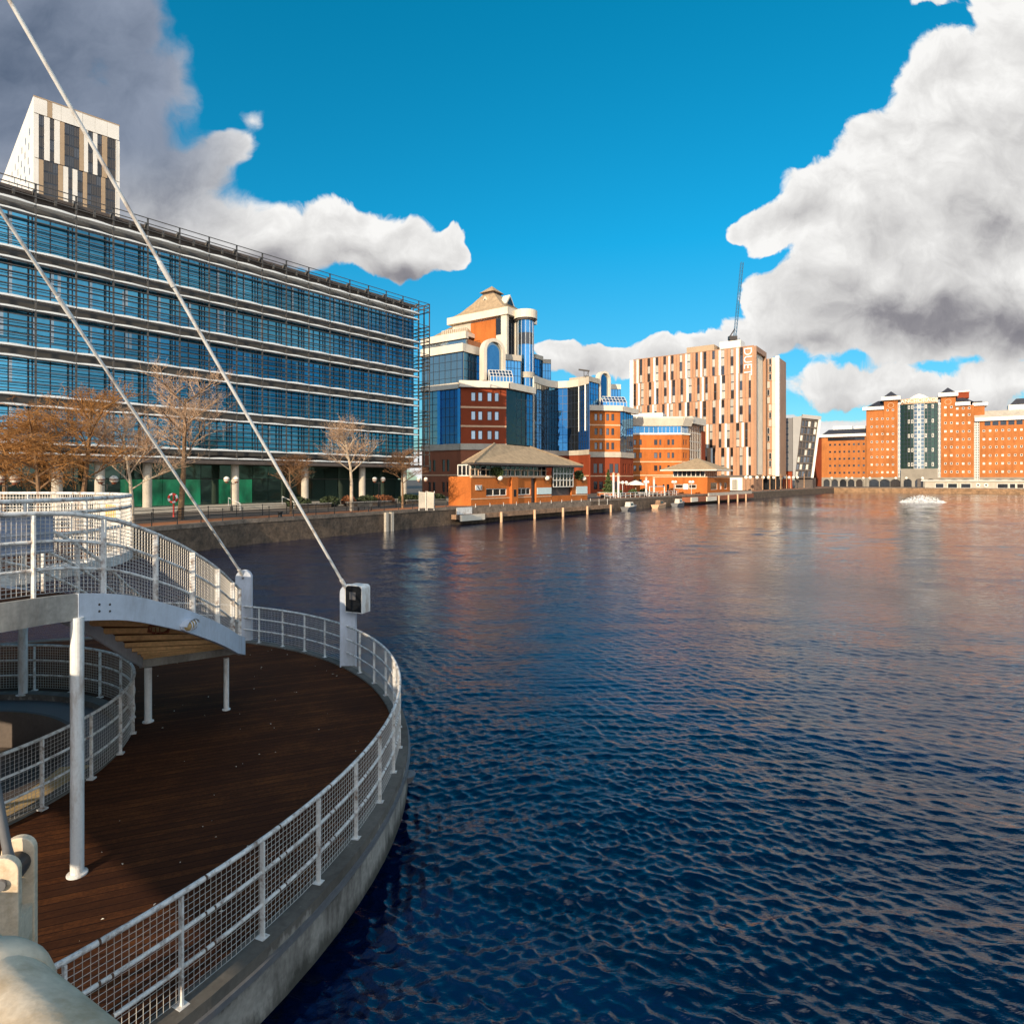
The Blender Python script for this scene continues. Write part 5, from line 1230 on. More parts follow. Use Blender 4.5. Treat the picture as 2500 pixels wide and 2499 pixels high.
# low quayside building on a pontoon
FQ = Fr(far_edge[0] if False else BASIN[6], FD)
qb = thing('quayside_pavilion', 'long low flat roofed pale building with portholes at the far right water edge', 'pavilion')
uq0, uq1 = FQ.u(2258), FQ.u(2530); zq0 = 1.5; zq1 = FQ.z(1174,2350)
cols = [(FQ.u(p),FQ.u(q)) for p,q in ((2283,2305),(2313,2338),(2345,2371),(2434,2462),(2464,2480),(2482,2500))]
a = MB(); FQ.wall(a, uq0, uq1, zq0, zq1, cols, [(2.3,zq1-1.0)], .3); a.build('wall', M['pale_stone'], qb)
windows(FQ, qb, cols, [(2.3,zq1-1.0)], d=-.12, fw=.2, frame='frame_white', glass=('glass_dark','glass_brown'))
a = MB(); a.prism(poly(FQ,[(uq0+.1,-.35),(uq1,-.35),(uq1,-6),(uq0+.1,-6)]), zq0, zq1-.02); a.build('core', M['pale_stone'], qb)
part(FQ, qb, 'roof_edge', 'white_clad', [(uq0-1.5,uq1,-7,.8,zq1,zq1+.4)])
part(FQ, qb, 'pontoon_base', 'stone_far', [(uq0-2,uq1,-6,.6,-.3,zq0)])
for p in (2388, 2407.5):
    c0 = FQ.u(p); a = MB(); zc_ = (zq0+zq1)/2+.2
    a.sweep(None, [[FQ.pt(c0+q*math.cos(x), d_, zc_+q*math.sin(x)) for q, d_ in ((.78,.01),(.78,.14),(.4,.14),(.4,.01))] for x in np.linspace(0,2*math.pi,21)]); a.build('porthole_rim', M['white_clad'], qb)
    a = MB(); a.sweep(None, [[FQ.pt(c0+.4*math.cos(x), d_, zc_+.4*math.sin(x)) for x in np.linspace(0,2*math.pi,17)[:-1]] for d_ in (.005,.03)]); a.build('porthole_glass', M['glass_dark'], qb)

# ================================================================== grey block with a leaning glazed front
gl = thing('leaning_offices', 'grey office block with slotted side and a glazed front leaning to the right', 'office building')
GY = 262.
def gp(px, py, Y=GY): return Vector((*D(px,Y), ZZ(py,Y)))
off = Vector((10, 24, 0))
TLc, TRc, BRc, BLc = gp(1957,1016), gp(2003,1021), gp(1984,1166), gp(1938,1166)
a = MB(); a.hexa([BLc+off*.01, BRc+off*.01, BRc+off, BLc+off], [TLc+off*.01, TRc+off*.01, TRc+off, TLc+off]); a.build('leaning_body', M['dark_clad'], gl)
def par(u, v): return TLc*(1-u)*(1-v)+TRc*u*(1-v)+BLc*(1-u)*v+BRc*u*v
nfront = Vector((0,-1,0))
for j in range(8):
    for i in range(5):
        a = MB(); q = [par(.04+i*.165+.015, .05+j*.118+.02), par(.04+(i+1)*.165-.012, .05+j*.118+.02), par(.04+(i+1)*.165-.012, .05+(j+1)*.118-.012), par(.04+i*.165+.015, .05+(j+1)*.118-.012)]
        a.hexa([p+nfront*.02 for p in q], [p+nfront*.1 for p in q]); a.build('window', M[rw.choice(('glass_pale','glass_brown','glass_dark','glass_win'))], gl)
a = MB()
for j in range(9): a.beam(par(.03,.05+j*.118)+nfront*.16, par(.87,.05+j*.118)+nfront*.16, .4, .5)
for i in range(6): a.beam(par(.04+i*.165,.05)+nfront*.14, par(.04+i*.165,.99)+nfront*.14, .3, .3)
a.build('front_frame', M['soffit'], gl)
a = MB(); q = [par(.88,0), par(1.0,0), par(1.0,1), par(.88,1)]; a.hexa([p+nfront*.01 for p in q], [p+nfront*.7 for p in q]); a.build('white_edge', M['white_clad'], gl)
a = MB(); q = [par(0,-.03), par(1.0,-.03), par(1.0,.03), par(0,.03)]; a.hexa([p+nfront*.0 for p in q], [p+nfront*.75 for p in q]); a.build('top_edge', M['grey_clad'], gl)
a = MB(); q = [gp(1935,1019), gp(1957,1015), gp(1939.5,1166), gp(1935,1166)]; a.hexa([p+nfront*.3 for p in q], [p+Vector((2,8,0)) for p in q]); a.build('pale_fin', M['grey_clad'], gl)
GS = Fr(D(1935,GY-.6), (.93,-.36)); u0 = GS.u(1880)
part(GS, gl, 'slotted_wall', 'dark_clad', [(u0,-.02,-14,0,GS.z(1150,1930),GS.z(1020,1930))])
for j in range(8):
    z = GS.z(1031+j*14.6, 1925); a = MB(); GS.box(a, GS.u(1906)+(1.2 if j in (0,) else .0), GS.u(1925), .003, .03, z-.35, z+.35); GS.box(a, GS.u(1903), GS.u(1909), .003, .03, z-1.3, z-.85) if j else None; a.build('window_slot', M['glass_dark'], gl)
part(GS, gl, 'brick_base', 'brick_red', [(u0,-.1,-12,-.6,QZ,GS.z(1150,1930))])
a = MB(); a.prism([D(1940,GY+1.5), D(1984,GY+1.5), D(1992,GY+20), D(1950,GY+20)], QZ, ZZ(1166,GY)); a.build('ground_floor', M['soffit'], gl)

# ================================================================== quayside pavilions
def pavilion(t, corner, dl, p_end_left, p_end_right, y_wall, y_eave, y_ridge, px_c, eave_px, hip, pitch_in, openings, side_m='brick_orange'):
    L = Fr(corner, dl); E = Fr(corner, (dl[1], -dl[0]))
    return L, E
pv = thing('quay_pavilion', 'orange brick quayside pavilion with wide tan hipped roof and glazed upper storey', 'pavilion')
PL = Fr(D(1150,89), (.61,.79)); PE = Fr(D(1150,89), (.79,-.61))
zw = PL.z(1165.5,1150); ze = PL.z(1134,1157); uE = PL.u(1346); uM = PL.u(1396); uR = PL.u(1434); dp = -PE.u(1095)
ops = [(PL.u(1187),PL.u(1238)), (PL.u(1262),PL.u(1296))]
zo0, zo1 = PL.z(1210,1220), PL.z(1192,1220)
a = MB(); PL.wall(a, 0, PL.u(1297), QZ-.6, zw, ops, [(zo0,zo1)], .35); a.build('brick_wall', M['brick_orange'], pv)
windows(PL, pv, ops, [(zo0,zo1)], d=-.2, fw=.12, frame='frame_white', glass=('glass_brown',))
for i,(p,q) in enumerate(ops):
    a = MB()
    for f in (.35,.68): PL.box(a, p+(q-p)*f-.05, p+(q-p)*f+.05, -.19, -.1, zo0, zo1)
    a.build('window_bars', M['frame_white'], pv)
part(PE, pv, 'end_wall', 'brick_orange', [(-dp,-.36,-.35,0,QZ-.6,zw+.15)])
part(PL, pv, 'pilaster', 'brick_orange', [(PL.u(1244),PL.u(1259),.003,.5,QZ-.6,zw+.1)])
part(PL, pv, 'pilaster_window', 'glass_dark', [(PL.u(1248),PL.u(1254),.5,.53,zo0-.2,zo1-.2)])
part(PL, pv, 'wall_coping', 'course', [(.1,uE,-.4,.12,zw,zw+.28)])
part(PL, pv, 'doorway', 'soffit', [(PL.u(1297),PL.u(1309),-1.5,-1.0,QZ-.6,zw)])
part(PL, pv, 'brick_wall', 'brick_orange', [(PL.u(1309),uE,-.35,.02,QZ-.6,zw)])
part(PL, pv, 'brick_wall', 'brick_orange', [(uM,uR,-.35,0,QZ-.6,zw-.2)])
part(PL, pv, 'white_panel', 'screen_panel', [(PL.u(1310.5),PL.u(1345),.03,.12,PL.z(1206,1330),PL.z(1190,1330))])
part(PL, pv, 'white_panel', 'screen_panel', [(PL.u(1406),PL.u(1433),.01,.10,PL.z(1205,1420),PL.z(1187,1420))])
part(PL, pv, 'brick_ledge', 'course', [(0,PL.u(1297),.002,.06,QZ+.9,QZ+1.05),(PL.u(1310),uE,.022,.08,QZ+.9,QZ+1.05),(uM,uR,.002,.06,QZ+.9,QZ+1.05)])
glass_wall(PL, pv, uE+.1, uM-.1, PL.z(1188,1370), ze, 6, 3, 'glass_brown', 'corner_bay_glazing', d=.3, frame='frame_white', w=.14)
part(PL, pv, 'bay_base', 'soffit', [(uE+.1,uM-.1,-2,-.6,QZ-.6,PL.z(1188,1370))]); part(PL, pv, 'bay_plinth', 'brick_orange', [(uE+.1,uM-.1,-.6,.0,QZ-.6,QZ+1.0)])
glass_wall(PL, pv, 1.0, uE, zw+.28, ze, 16, 1, 'glass_dark', 'upper_glazing', d=-1.2, frame='frame_white', w=.16)
glass_wall(PE, pv, -dp+.8, -1.1, zw+.28, ze, 3, 1, 'glass_dark', 'upper_glazing', d=-1.2, frame='frame_white', w=.16)
a = MB()
for i in range(14): PL.box(a, .6+i*1.75, .72+i*1.75, -.75, -.63, zw+.28, zw+1.15)
PL.box(a, .6, uE, -.75, -.63, zw+1.15, zw+1.25); a.build('balcony_rail', M['course'], pv)
a = MB(); a.prism(poly(PL,[(.4,-.5),(uR-.4,-.5),(uR-.4,-7.5),(.4,-dp)]), QZ-.6, zw-.05); a.build('core', M['soffit'], pv)
ub = PL.u(1405); rz = PL.z(1089,1330)
base_ = [PL.pt(-1.2,1.6), PL.pt(ub,1.6), PL.pt(ub,-9), D(1127,95)]; top_ = [D(1207,96), PL.pt(PL.u(1332),-3.2), PL.pt(PL.u(1332),-4.6), D(1207,97.5)]
a = MB(); a.frustum(base_, ze, base_, ze+.3); a.build('eave', M['soffit'], pv)
a = MB(); a.frustum(base_, ze+.3, top_, rz); a.build('roof', M['roof_tan'], pv)
for (p, q) in zip(base_, top_):
    a = MB(); a.tube([Vector((*p,ze+.34)), Vector((*q,rz+.04))], .13, 6); a.build('hip_ridge', M['roof_tan'], pv)
def globe_light(label, px, py, Y, arm):
    t = thing('globe_wall_light', label, 'light', 'globe lights on the brick pavilion'); p = Vector((*D(px,Y), ZZ(py,Y)))
    a = MB(); a.ball(p, .40, 10); a.build('globe', M['lamp_white'], t, smooth=True); a = MB(); a.tube([p+Vector((0,0,-.3)), p+Vector((-.25,.2,-.7)), p+Vector((-.6,1.2,-.75))], .05, 6); a.build('bracket', M['dark_metal'], t)
globe_light('white globe light on the pavilion wall above its first window', 1221, 1167, PL.o[1]+PL.d[1]*PL.u(1221)-.9, 1)
globe_light('white globe light on the pavilion wall above the pale panel', 1336, 1167, PL.o[1]+PL.d[1]*PL.u(1336)-.9, 1)
globe_light('white globe light at the right end of the brick pavilion', 1426, 1168, PL.o[1]+PL.d[1]*PL.u(1426)-.9, 1)
sg = thing('wall_sign', 'small white square sign with a dark diagonal stroke on the brick pavilion', 'sign')
part(PL, sg, 'board', 'white_paint', [(PL.u(1160),PL.u(1175),.03,.16,PL.z(1196,1168),PL.z(1184,1168))])
us0, us1 = PL.u(1161.5), PL.u(1170); zs0, zs1 = PL.z(1194.5,1166), PL.z(1185.5,1166)
a = MB(); a.sweep(None, [[PL.pt(us0,d_,zs1), PL.pt(us0+(us1-us0)*.35,d_,zs1), PL.pt(us1,d_,zs0), PL.pt(us1-(us1-us0)*.35,d_,zs0)] for d_ in (.162,.18)]); a.build('stroke', M['dark_clad'], sg)
part(PL, sg, 'bar', 'dark_clad', [(PL.u(1171.5),PL.u(1173.5),.162,.18,zs0,zs1)])
p2 = thing('quay_pavilion', 'smaller orange brick pavilion with pointed tan roof in front of the striped block', 'pavilion')
NF = Fr(D(1727,164), (.90,-.436)); NB = Fr(D(1727,164), (.60,.80)); nl = NF.u(1594); zw = NF.z(1165,1727); ze = NF.z(1149,1727); nr_ = NB.u(1782)
nops = [(NF.u(1648),NF.u(1668)),(NF.u(1681),NF.u(1700))]; zo0, zo1 = NF.z(1192.5,1680), NF.z(1182,1680)
a = MB(); NF.wall(a, nl, 0, QZ-.4, zw, nops, [(zo0,zo1)], .35); a.build('brick_wall', M['brick_orange'], p2); windows(NF, p2, nops, [(zo0,zo1)], glass=('glass_brown',), fw=.15)
part(NF, p2, 'white_panel', 'screen_panel', [(NF.u(1668.5),NF.u(1680),.01,.1,zo0-.2,zo1+.1)])
part(NF, p2, 'small_window', 'glass_dark', [(NF.u(1599),NF.u(1603),.005,.05,zo1-.8,zo1),(NF.u(1618),NF.u(1622),.005,.05,zo1-.8,zo1),(NF.u(1628),NF.u(1634),.005,.05,zo0-1,zo1)])
nb1 = NB.u(1733)
a = MB(); NB.wall(a, .02, nr_, QZ-.4, zw-.1, [(NB.u(1735),NB.u(1752)),(NB.u(1757),NB.u(1762)),(NB.u(1768),NB.u(1775))], [(zo0-.3,zo1+.4)], .35); a.build('brick_wall', M['brick_orange'], p2)
windows(NB, p2, [(NB.u(1735),NB.u(1752)),(NB.u(1757),NB.u(1762)),(NB.u(1768),NB.u(1775))], [(zo0-.3,zo1+.4)], glass=('glass_pale','glass_brown'))
part(NF, p2, 'wall_coping', 'course', [(nl,-.02,-.4,.1,zw,zw+.2)])
ul2 = NF.u(1642)
glass_wall(NF, p2, ul2, -.8, zw+.2, ze, 7, 1, 'glass_dark', 'upper_glazing', d=-1, frame='frame_white', w=.18); glass_wall(NB, p2, 1, nr_*.55, zw+.1, ze, 6, 1, 'glass_dark', 'upper_glazing', d=-1, frame='frame_white', w=.18)
a = MB(); a.prism([NF.pt(nl+.1,-.5), NF.pt(-.4,-.5), NB.pt(nr_-.2,-.6), (NB.pt(nr_)[0]-9,NB.pt(nr_)[1]+4), (NF.pt(nl)[0]+2,NF.pt(nl)[1]+6)], QZ-.4, zw-.12); a.build('core', M['brick_red'], p2)
cxx, cyy = D(1702,170); R_ = 8.4
def sq(r): return [(cxx+NF.d[0]*i*r+NB.d[0]*j*r*.95, cyy+NF.d[1]*i*r+NB.d[1]*j*r*.95) for i,j in ((-1,-1),(1,-1),(1,1),(-1,1))]
a = MB(); a.frustum(sq(R_*.87), ze, sq(R_*.87), ze+.35); a.build('eave', M['cream'], p2)
a = MB(); a.frustum(sq(R_*.87), ze+.35, sq(.25), ZZ(1119,170)); a.build('roof', M['roof_tan'], p2)

# jetties along the quay
E0 = BASIN[5]; QF_ = Fr(E0, (BASIN[6][0]-E0[0], BASIN[6][1]-E0[1]))
jt = thing('jetty', 'pale concrete jetty with parapet and white piles below the larger pavilion', 'jetty')
j0, j1 = QF_.u(1108)-.6, QF_.u(1478)
part(QF_, jt, 'deck_slab', 'jetty_brown', [(j0,j1,.09,1.7,.75,1.40)])
part(QF_, jt, 'parapet', 'coping', [(j0+.2,QF_.u(1432),.75,.95,1.40,2.25)])
part(QF_, jt, 'end_block', 'cream', [(j0-.1,j0+5.0,1.72,1.9,.55,1.38)])
part(QF_, jt, 'white_hoarding', 'white_paint', [(j0+.1,j0+3.2,.97,1.05,1.42,2.35)])
for p in (1200,1282,1352,1412,1470):
    a = MB(); a.tube([QF_.pt(QF_.u(p),1.85,-2.5), QF_.pt(QF_.u(p),1.85,1.45)], .20, 10); a.build('pile', M['course'], jt, smooth=True)
a = MB(); u = j0+4
while u < j1: a.tube([QF_.pt(u,1.0,2.25 if u < QF_.u(1432) else 1.4), QF_.pt(u,1.0,2.75 if u < QF_.u(1432) else 2.6)], .045, 6); u += 3.2
a.build('rail_stub', M['rail_paint'], jt, kind='stuff')
j2 = thing('jetty', 'short jetty with brick fascia and white piles below the pointed roof pavilion', 'jetty')
k0, k1 = QF_.u(1664), QF_.u(1822)
part(QF_, j2, 'deck_slab', 'brick_brown', [(k0,k1,.09,2.2,.7,1.9)]); part(QF_, j2, 'parapet', 'pale_stone', [(QF_.u(1715),k1,1.4,1.7,1.9,2.7)]); part(QF_, j2, 'white_box', 'cream', [(k0,QF_.u(1680),2.22,2.5,.8,1.9)])
part(QF_, j2, 'white_box', 'cream', [(QF_.u(1703),QF_.u(1727),2.22,2.5,.7,1.8)])
for p in (1731,1755,1778,1799):
    a = MB(); a.tube([QF_.pt(QF_.u(p),2.6,-2.5), QF_.pt(QF_.u(p),2.6,1.95)], .22, 10); a.build('pile', M['course'], j2, smooth=True)
# ================================================================== trees
def tree(label, px, py, z0, H, spread, seed, trunk_h=.3, lean=0, dens=1.0, droop=0.0, bark='bark', twig='twig', r0=None, group='bare winter trees on the promenade', kind='bare_tree', levels=5):
    r = random.Random(seed); base = P(px, py, z0); t = thing(kind, label, 'tree', group); r0 = r0 or H*.0165
    tk = MB(); cr = MB(); crf = 0
    def grow(p, d, L, rad, lev):
        n = 3; path = [p]; dd = d.copy(); wob = .05 if lev == 0 else .14
        for i in range(n):
            dd = (dd + Vector((r.gauss(0,wob), r.gauss(0,wob), r.gauss(.02,.07) - droop*(.12 if lev > 2 else 0)))).normalized()
            path.append(path[-1] + dd*L/n)
        (tk if lev <= 1 else cr).tube(path, [max(.0095, rad*(1-.5*i/n)) for i in range(n+1)], 7 if lev == 0 else (5 if lev < 3 else 3), cap=False)
        if lev >= levels: return
        k = {0: int(9*dens), 1: int(6*dens), 2: 5, 3: 4, 4: 2}.get(lev, 2)
        for j in range(k):
            f = (.12 if lev == 0 else .2) + (.88 if lev == 0 else .8)*(j+r.random())/k; f = min(f, 1)
            i0 = min(n-1, int(f*n)); q = path[i0].lerp(path[i0+1], f*n-i0) if f < 1 else path[-1]
            az = r.random()*1.2 + j*2.4 + lev; up = r.uniform(.35,.75) if lev == 0 else r.uniform(.25,.9)
            side = Vector((math.cos(az), math.sin(az), 0)); nd_ = (dd*up + side*spread*(1.0 if lev == 0 else .7) + Vector((0,0,.10-droop*(.9 if lev > 1 else 0)))).normalized()
            sc = (1.15-.55*f) if lev == 0 else 1
            grow(q, nd_, L*r.uniform(.48,.68)*sc, rad*r.uniform(.36,.50), lev+1)
    p0 = base; p1 = base + Vector((lean, 0, H*trunk_h))
    tk.tube([p0-Vector((0,0,.1)), p0.lerp(p1,.5), p1], [r0*1.25, r0*1.05, r0], 9, cap=False)
    grow(p1, Vector((lean*.1,0,1)), H*(1-trunk_h)*.70, r0*.9, 0)
    tk.build('trunk', M[bark], t, smooth=True, fix=False); cr.build('crown', M[twig], t, fix=False)
    return t
tree('large bare tree with pale trunk in front of the glass offices', 858, 1247, QZ, 11.5, .85, 5, .30, dens=1.1, bark='bark_pale', twig='twig_pale', levels=5)
tree('reddish bare tree beside the corner of the glass offices', 983, 1240, QZ, 8.6, 1.15, 9, .32, twig='twig', levels=5)
tree('small low bare tree crossed by the longer stay cable', 710, 1254, QZ, 7.2, .95, 12, .30, twig='twig', levels=5)
tree('dark bare tree on the path left of the shorter cable', 440, 1268, QZ, 14.5, .75, 15, .30, lean=.3, levels=5, dens=1.0, twig='twig_pale')
tree('slim bare tree with a pale forked stem near the lit green windows', 322, 1285, QZ, 9.8, .7, 19, .22, bark='bark_pale', twig='twig_pale', levels=5)
tree('leaning bare tree right of the golden trees', 186, 1290, QZ, 12.0, .8, 23, .25, lean=.6, levels=5, twig='twig_gold')
tree('dense golden bare tree at the left end of the promenade', 95, 1295, QZ, 10.2, 1.1, 29, .22, droop=.35, dens=1.35, twig='twig_gold', levels=5)
tree('golden drooping tree cut by the left edge of view', 10, 1290, QZ, 10.0, 1.15, 31, .22, droop=.35, dens=1.35, twig='twig_gold', levels=5)
# leafy things: clumps of small leaves through a volume
def leafy(name, label, cat, c, rx, ry, rz, n, m, seed, group=None, cone=False, size=.11, trunk=None):
    r = random.Random(seed); t = thing(name, label, cat, group); a = MB(); c = Vector(c)
    for i in range(n):
        while True:
            p = Vector((r.uniform(-1,1), r.uniform(-1,1), r.uniform(-1,1)))
            if p.length < 1 and p.length > .35: break
        if cone:
            h = r.random()**1.3; rad = (1-h)*(.75+.25*math.sin(h*40)); az = r.random()*6.283; q = math.sqrt(r.random()); p = Vector((math.cos(az)*rad*q, math.sin(az)*rad*q, h*2-1))
        q = c + Vector((p.x*rx, p.y*ry, p.z*rz)); s = size*r.uniform(.6,1.5)
        u = Vector((r.gauss(0,1), r.gauss(0,1), r.gauss(0,1))).normalized()*s; v = u.cross(Vector((r.gauss(0,1), r.gauss(0,1), r.gauss(0,1)))).normalized()*s*.6
        a.add([q-u-v, q+u-v, q+u+v, q-u+v], [(0,1,2,3)])
    a.build('foliage', M[m], t, fix=False)
    a = MB(); a.tube([c-Vector((0,0,rz*1.05)), c+Vector((0,0,rz*(.8 if cone else .2)))], .07 if cone else .05, 6); a.build('stem', M['bark'], t)
    return t
p = Vector((*D(1485,141), QZ)); leafy('conifer', 'dark green conifer in an orange planter near the jetty end', 'tree', p+Vector((0,0,3.3)), 1.7, 1.7, 2.7, 2600, 'leaf', 3, cone=True, size=.13)
for i, (px, lab, mm, w_) in enumerate(((675,'dark clipped bush below the first column right of the small bare tree','hedge',1.7), (752,'low dark bush behind the small bare tree','hedge',1.4), (797,'rust brown bush between dark bushes','rust_shrub',1.0), (842,'low dark bush left of the large pale trunk','hedge',1.5), (878,'tawny wide bush right of the large pale trunk','rust_shrub',2.0), (945,'dark bush behind the double globe lamp','hedge',1.8), (1010,'dark bush near the end column of the glass offices','hedge',1.7))):
    f = GF.pt(GF.u(px), 5.2); leafy('shrub', lab, 'shrub', (f[0],f[1],QZ+.75), w_, 1.0, .75, 1100, mm, 40+i, 'planting in front of the glass offices', size=.12)
lb = P(1152, 1236, QZ)
q = D(1213, PL.o[1]+PL.d[1]*PL.u(1213)-.2); leafy('potted_shrub', 'yellow green shrub on the pavilion balcony', 'shrub', (q[0],q[1],7.3), 1.0, .7, .8, 700, 'leaf', 77, size=.12)
q = D(1413, PL.o[1]+PL.d[1]*PL.u(1413)-.2); leafy('potted_shrub', 'small green shrub on the roof at the pavilion right end', 'shrub', (q[0],q[1],7.0), .9, .7, .8, 500, 'leaf', 78, size=.12)

# ================================================================== lamps and railings of the promenade
def double_lamp(label, px, Y, gap=1.15, zg=6.2):
    t = thing('street_lamp', label, 'street lamp', 'double globe lamps along the promenade'); p = Vector((*D(px,Y), QZ))
    a = MB(); a.lathe([(.16,0),(.16,.5),(.10,.6),(.06,.8),(.05,3.4),(.08,3.45),(.05,3.5)], p, 10); a.build('post', M['black_metal'], t)
    a = MB(); h = zg-QZ-.42; a.tube([p+Vector((-gap/2,0,h+.12)), p+Vector((-gap*.42,0,h-.05)), p+Vector((0,0,h-.12)), p+Vector((gap*.42,0,h-.05)), p+Vector((gap/2,0,h+.12))], .045, 6); a.build('cross_arm', M['black_metal'], t)
    for s in (-1,1):
        c_ = p+Vector((s*gap/2,0,zg-QZ)); a = MB(); a.ball(c_, .34, 10); g_ = a.build('globe', M['lamp_white'], t, smooth=True)
        a = MB(); a.lathe([(.12,-.42),(.2,-.30),(.355,-.02),(.355,.03)], c_, 12); a.build('globe_cup', M['brick_brown'], g_)
double_lamp('double globe lamp in front of the dark trees left of the lit windows', 262, 54)
double_lamp('double globe lamp in front of the ground floor left of the small bare tree', 565, 74)
double_lamp('double globe lamp right of the large pale trunked tree', 925, 85)
double_lamp('double globe lamp beside the reddish bare tree at the corner', 1031, 101)
double_lamp('double globe lamp among golden branches at the left edge', 18, 47)
def quay_rail(label, line, off, post_gap, zt=1.05):
    t = thing('quay_railing', label, 'railing'); l = offset_line(line, off); 
    for h in (zt, zt*.55):
        a = MB(); a.tube([(*p,QZ+h) for p in l], .03, 6); a.build('rail', M['black_metal'], t)
    for i in range(len(l)-1):
        n = max(1, int(math.dist(l[i],l[i+1])/post_gap))
        for k in range(n):
            q = (l[i][0]+(l[i+1][0]-l[i][0])*k/n, l[i][1]+(l[i+1][1]-l[i][1])*k/n)
            a = MB(); a.lathe([(.06,0),(.045,.1),(.035,zt-.05),(.06,zt),(.06,zt+.08),(.01,zt+.14)], (*q,QZ), 8); a.build('post', M['black_metal'], t)
quay_rail('black post and rail fence along the edge of the quay', BASIN[1:6], .38, 2.4)
quay_rail('black railing on the inner side of the orange brick path', BASIN[1:6], 5.2, 2.8)
for i, px in enumerate((523, 653)):
    f0 = GF.pt(GF.u(px), 3.6); f1 = GF.pt(GF.u(px)+.2, 6.0); t = thing('handrail', ('pale bent handrail at the steps near the lit green windows','pale bent handrail at the steps by the dark entrance')[i], 'handrail')
    a = MB(); a.tube([(*f0,2.9), (*f0,3.95), (*f1,3.3), (*f1,QZ)], .05, 6); a.build('rail', M['rail_paint'], t, smooth=True)
# lifebuoy on its stand
t = thing('lifebuoy', 'red and white lifebuoy on a post near the lit green windows', 'lifebuoy'); p = P(424, 1262, QZ)
a = MB(); a.beam(p, p+Vector((0,0,2.4)), .12, .12); a.build('post', M['red'], t)
for k in range(8):
    a = MB(); a.tube([p+Vector((.42*math.cos(x),-.14,1.9+.42*math.sin(x))) for x in np.linspace(k*math.pi/4,(k+1)*math.pi/4,6)], .11, 8); a.build('ring_segment', M['red' if k%2 else 'white_paint'], t, smooth=True)
# white boards leaning at the corner of the promenade
t = thing('display_stand', 'white display boards on a frame at the promenade corner', 'stand'); p = P(1042, 1246, QZ)
for dx, ry in ((-.55,.2),(.45,-.25)):
    a = MB(); q = p+Vector((dx,0,0)); a.hexa([q+Vector((-.42,-.05,.3)), q+Vector((.42,ry,.3)), q+Vector((.42,ry+.06,.3)), q+Vector((-.42,.02,.3))], [q+Vector((-.42,.15,2.3)), q+Vector((.42,ry+.2,2.2)), q+Vector((.42,ry+.26,2.2)), q+Vector((-.42,.22,2.3))]); a.build('board', M['pale_stone'], t)
    a = MB()
    for e in (-.42,.42): a.beam(q+Vector((e,.1,0)), q+Vector((e,.25,2.35)), .07, .07)
    a.build('legs', M['frame_white'], t)
# benches
for i, (px, py, lab) in enumerate(((890,1247,'dark bench right of the large pale trunked tree'), (1075,1238,'dark bench beside the left end of the brick pavilion'))):
    t = thing('bench', lab, 'bench'); p = P(px, py, QZ)
    a = MB(); a.box(p.x-.9,p.x+.9,p.y-.22,p.y+.22,p.z+.42,p.z+.48); a.build('seat', M['black_metal'], t); a = MB(); a.box(p.x-.9,p.x+.9,p.y+.22,p.y+.27,p.z+.55,p.z+.95); a.build('backrest', M['black_metal'], t)
    for s in (-.75,.75):
        a = MB(); a.box(p.x+s-.04,p.x+s+.04,p.y-.2,p.y+.27,p.z,p.z+.42); a.build('leg', M['black_metal'], t)
# planters along the podium
for i,(pa,pb,lab) in enumerate(((655,740,'low stone planter wall below the first bushes'),(780,900,'low stone planter wall behind the large pale trunk'),(925,1020,'low stone planter wall near the corner of the glass offices'))):
    t = thing('planter', lab, 'planter'); part(GF, t, 'wall', 'stone_grey', [(GF.u(pa),GF.u(pb),6.3,6.6,QZ-.05,QZ+.55)]); part(GF, t, 'coping', 'concrete', [(GF.u(pa)-.05,GF.u(pb)+.05,6.2,6.7,QZ+.55,QZ+.65)])
# ================================================================== along the far part of the quay
def at_quay(px, d, z): return QF_.pt(QF_.u(px), d, z)
gpx = (1852,1862,1878,1892,1905,1917,1929,1942,1952.5,1962.5,1972,1980.5,1992,2004)
def globe_lamp(label, p, zg, group, r=.42, base=QZ):
    t = thing('globe_lamp', label, 'street lamp', group)
    a = MB(); a.lathe([(.13,0),(.13,.4),(.07,.6),(.06,zg-base-.4)], (p[0],p[1],base), 8); a.build('post', M['black_metal'], t)
    a = MB(); a.ball((p[0],p[1],zg), r, 8); a.build('globe', M['lamp_white'], t, smooth=True); return t
for i, px in enumerate(gpx):
    pt_ = QF_.pt(QF_.u(px), -4.0); globe_lamp('single white globe lamp in the row along the quay below the striped and leaning blocks', pt_, ZZ(1165.5, pt_[1]), 'globe lamps in a row along the far quay', .62)
for i, px in enumerate((2028,2064,2078,2106,2122,2152,2186,2212,2252)):
    pt_ = FQ.pt(FQ.u(px), -4.0); globe_lamp('single white globe lamp in front of the far brick blocks', pt_, ZZ(1167, pt_[1]), 'globe lamps in front of the far brick blocks', .62)
for (px, Y, n, lab) in ((1520,142,3,'three white globes on one lamp beside the conifer'), (1578,150,2,'two white globes on a lamp before the octagonal offices'), (1646,158,2,'two white globes on a lamp at the left of the small pavilion'), (1688,156,2,'two white globes on a lamp in front of the small pavilion')):
    t = thing('globe_lamp', lab, 'street lamp'); p = Vector((*D(px,Y), QZ)); zg = ZZ(1178 if n == 3 else 1176.5, Y)
    a = MB(); a.tube([p, p+Vector((0,0,zg-QZ-.2))], .07, 8); a.build('post', M['rail_paint'], t)
    for k in range(n):
        dx = (k-(n-1)/2)*(.85 if n == 3 else .7)
        a = MB(); a.ball((p.x+dx, p.y, zg), .40, 8); a.build('globe', M['lamp_white'], t, smooth=True)
timber = mat('pole_timber', (.46,.27,.15), .8, var=.2, scale=3)
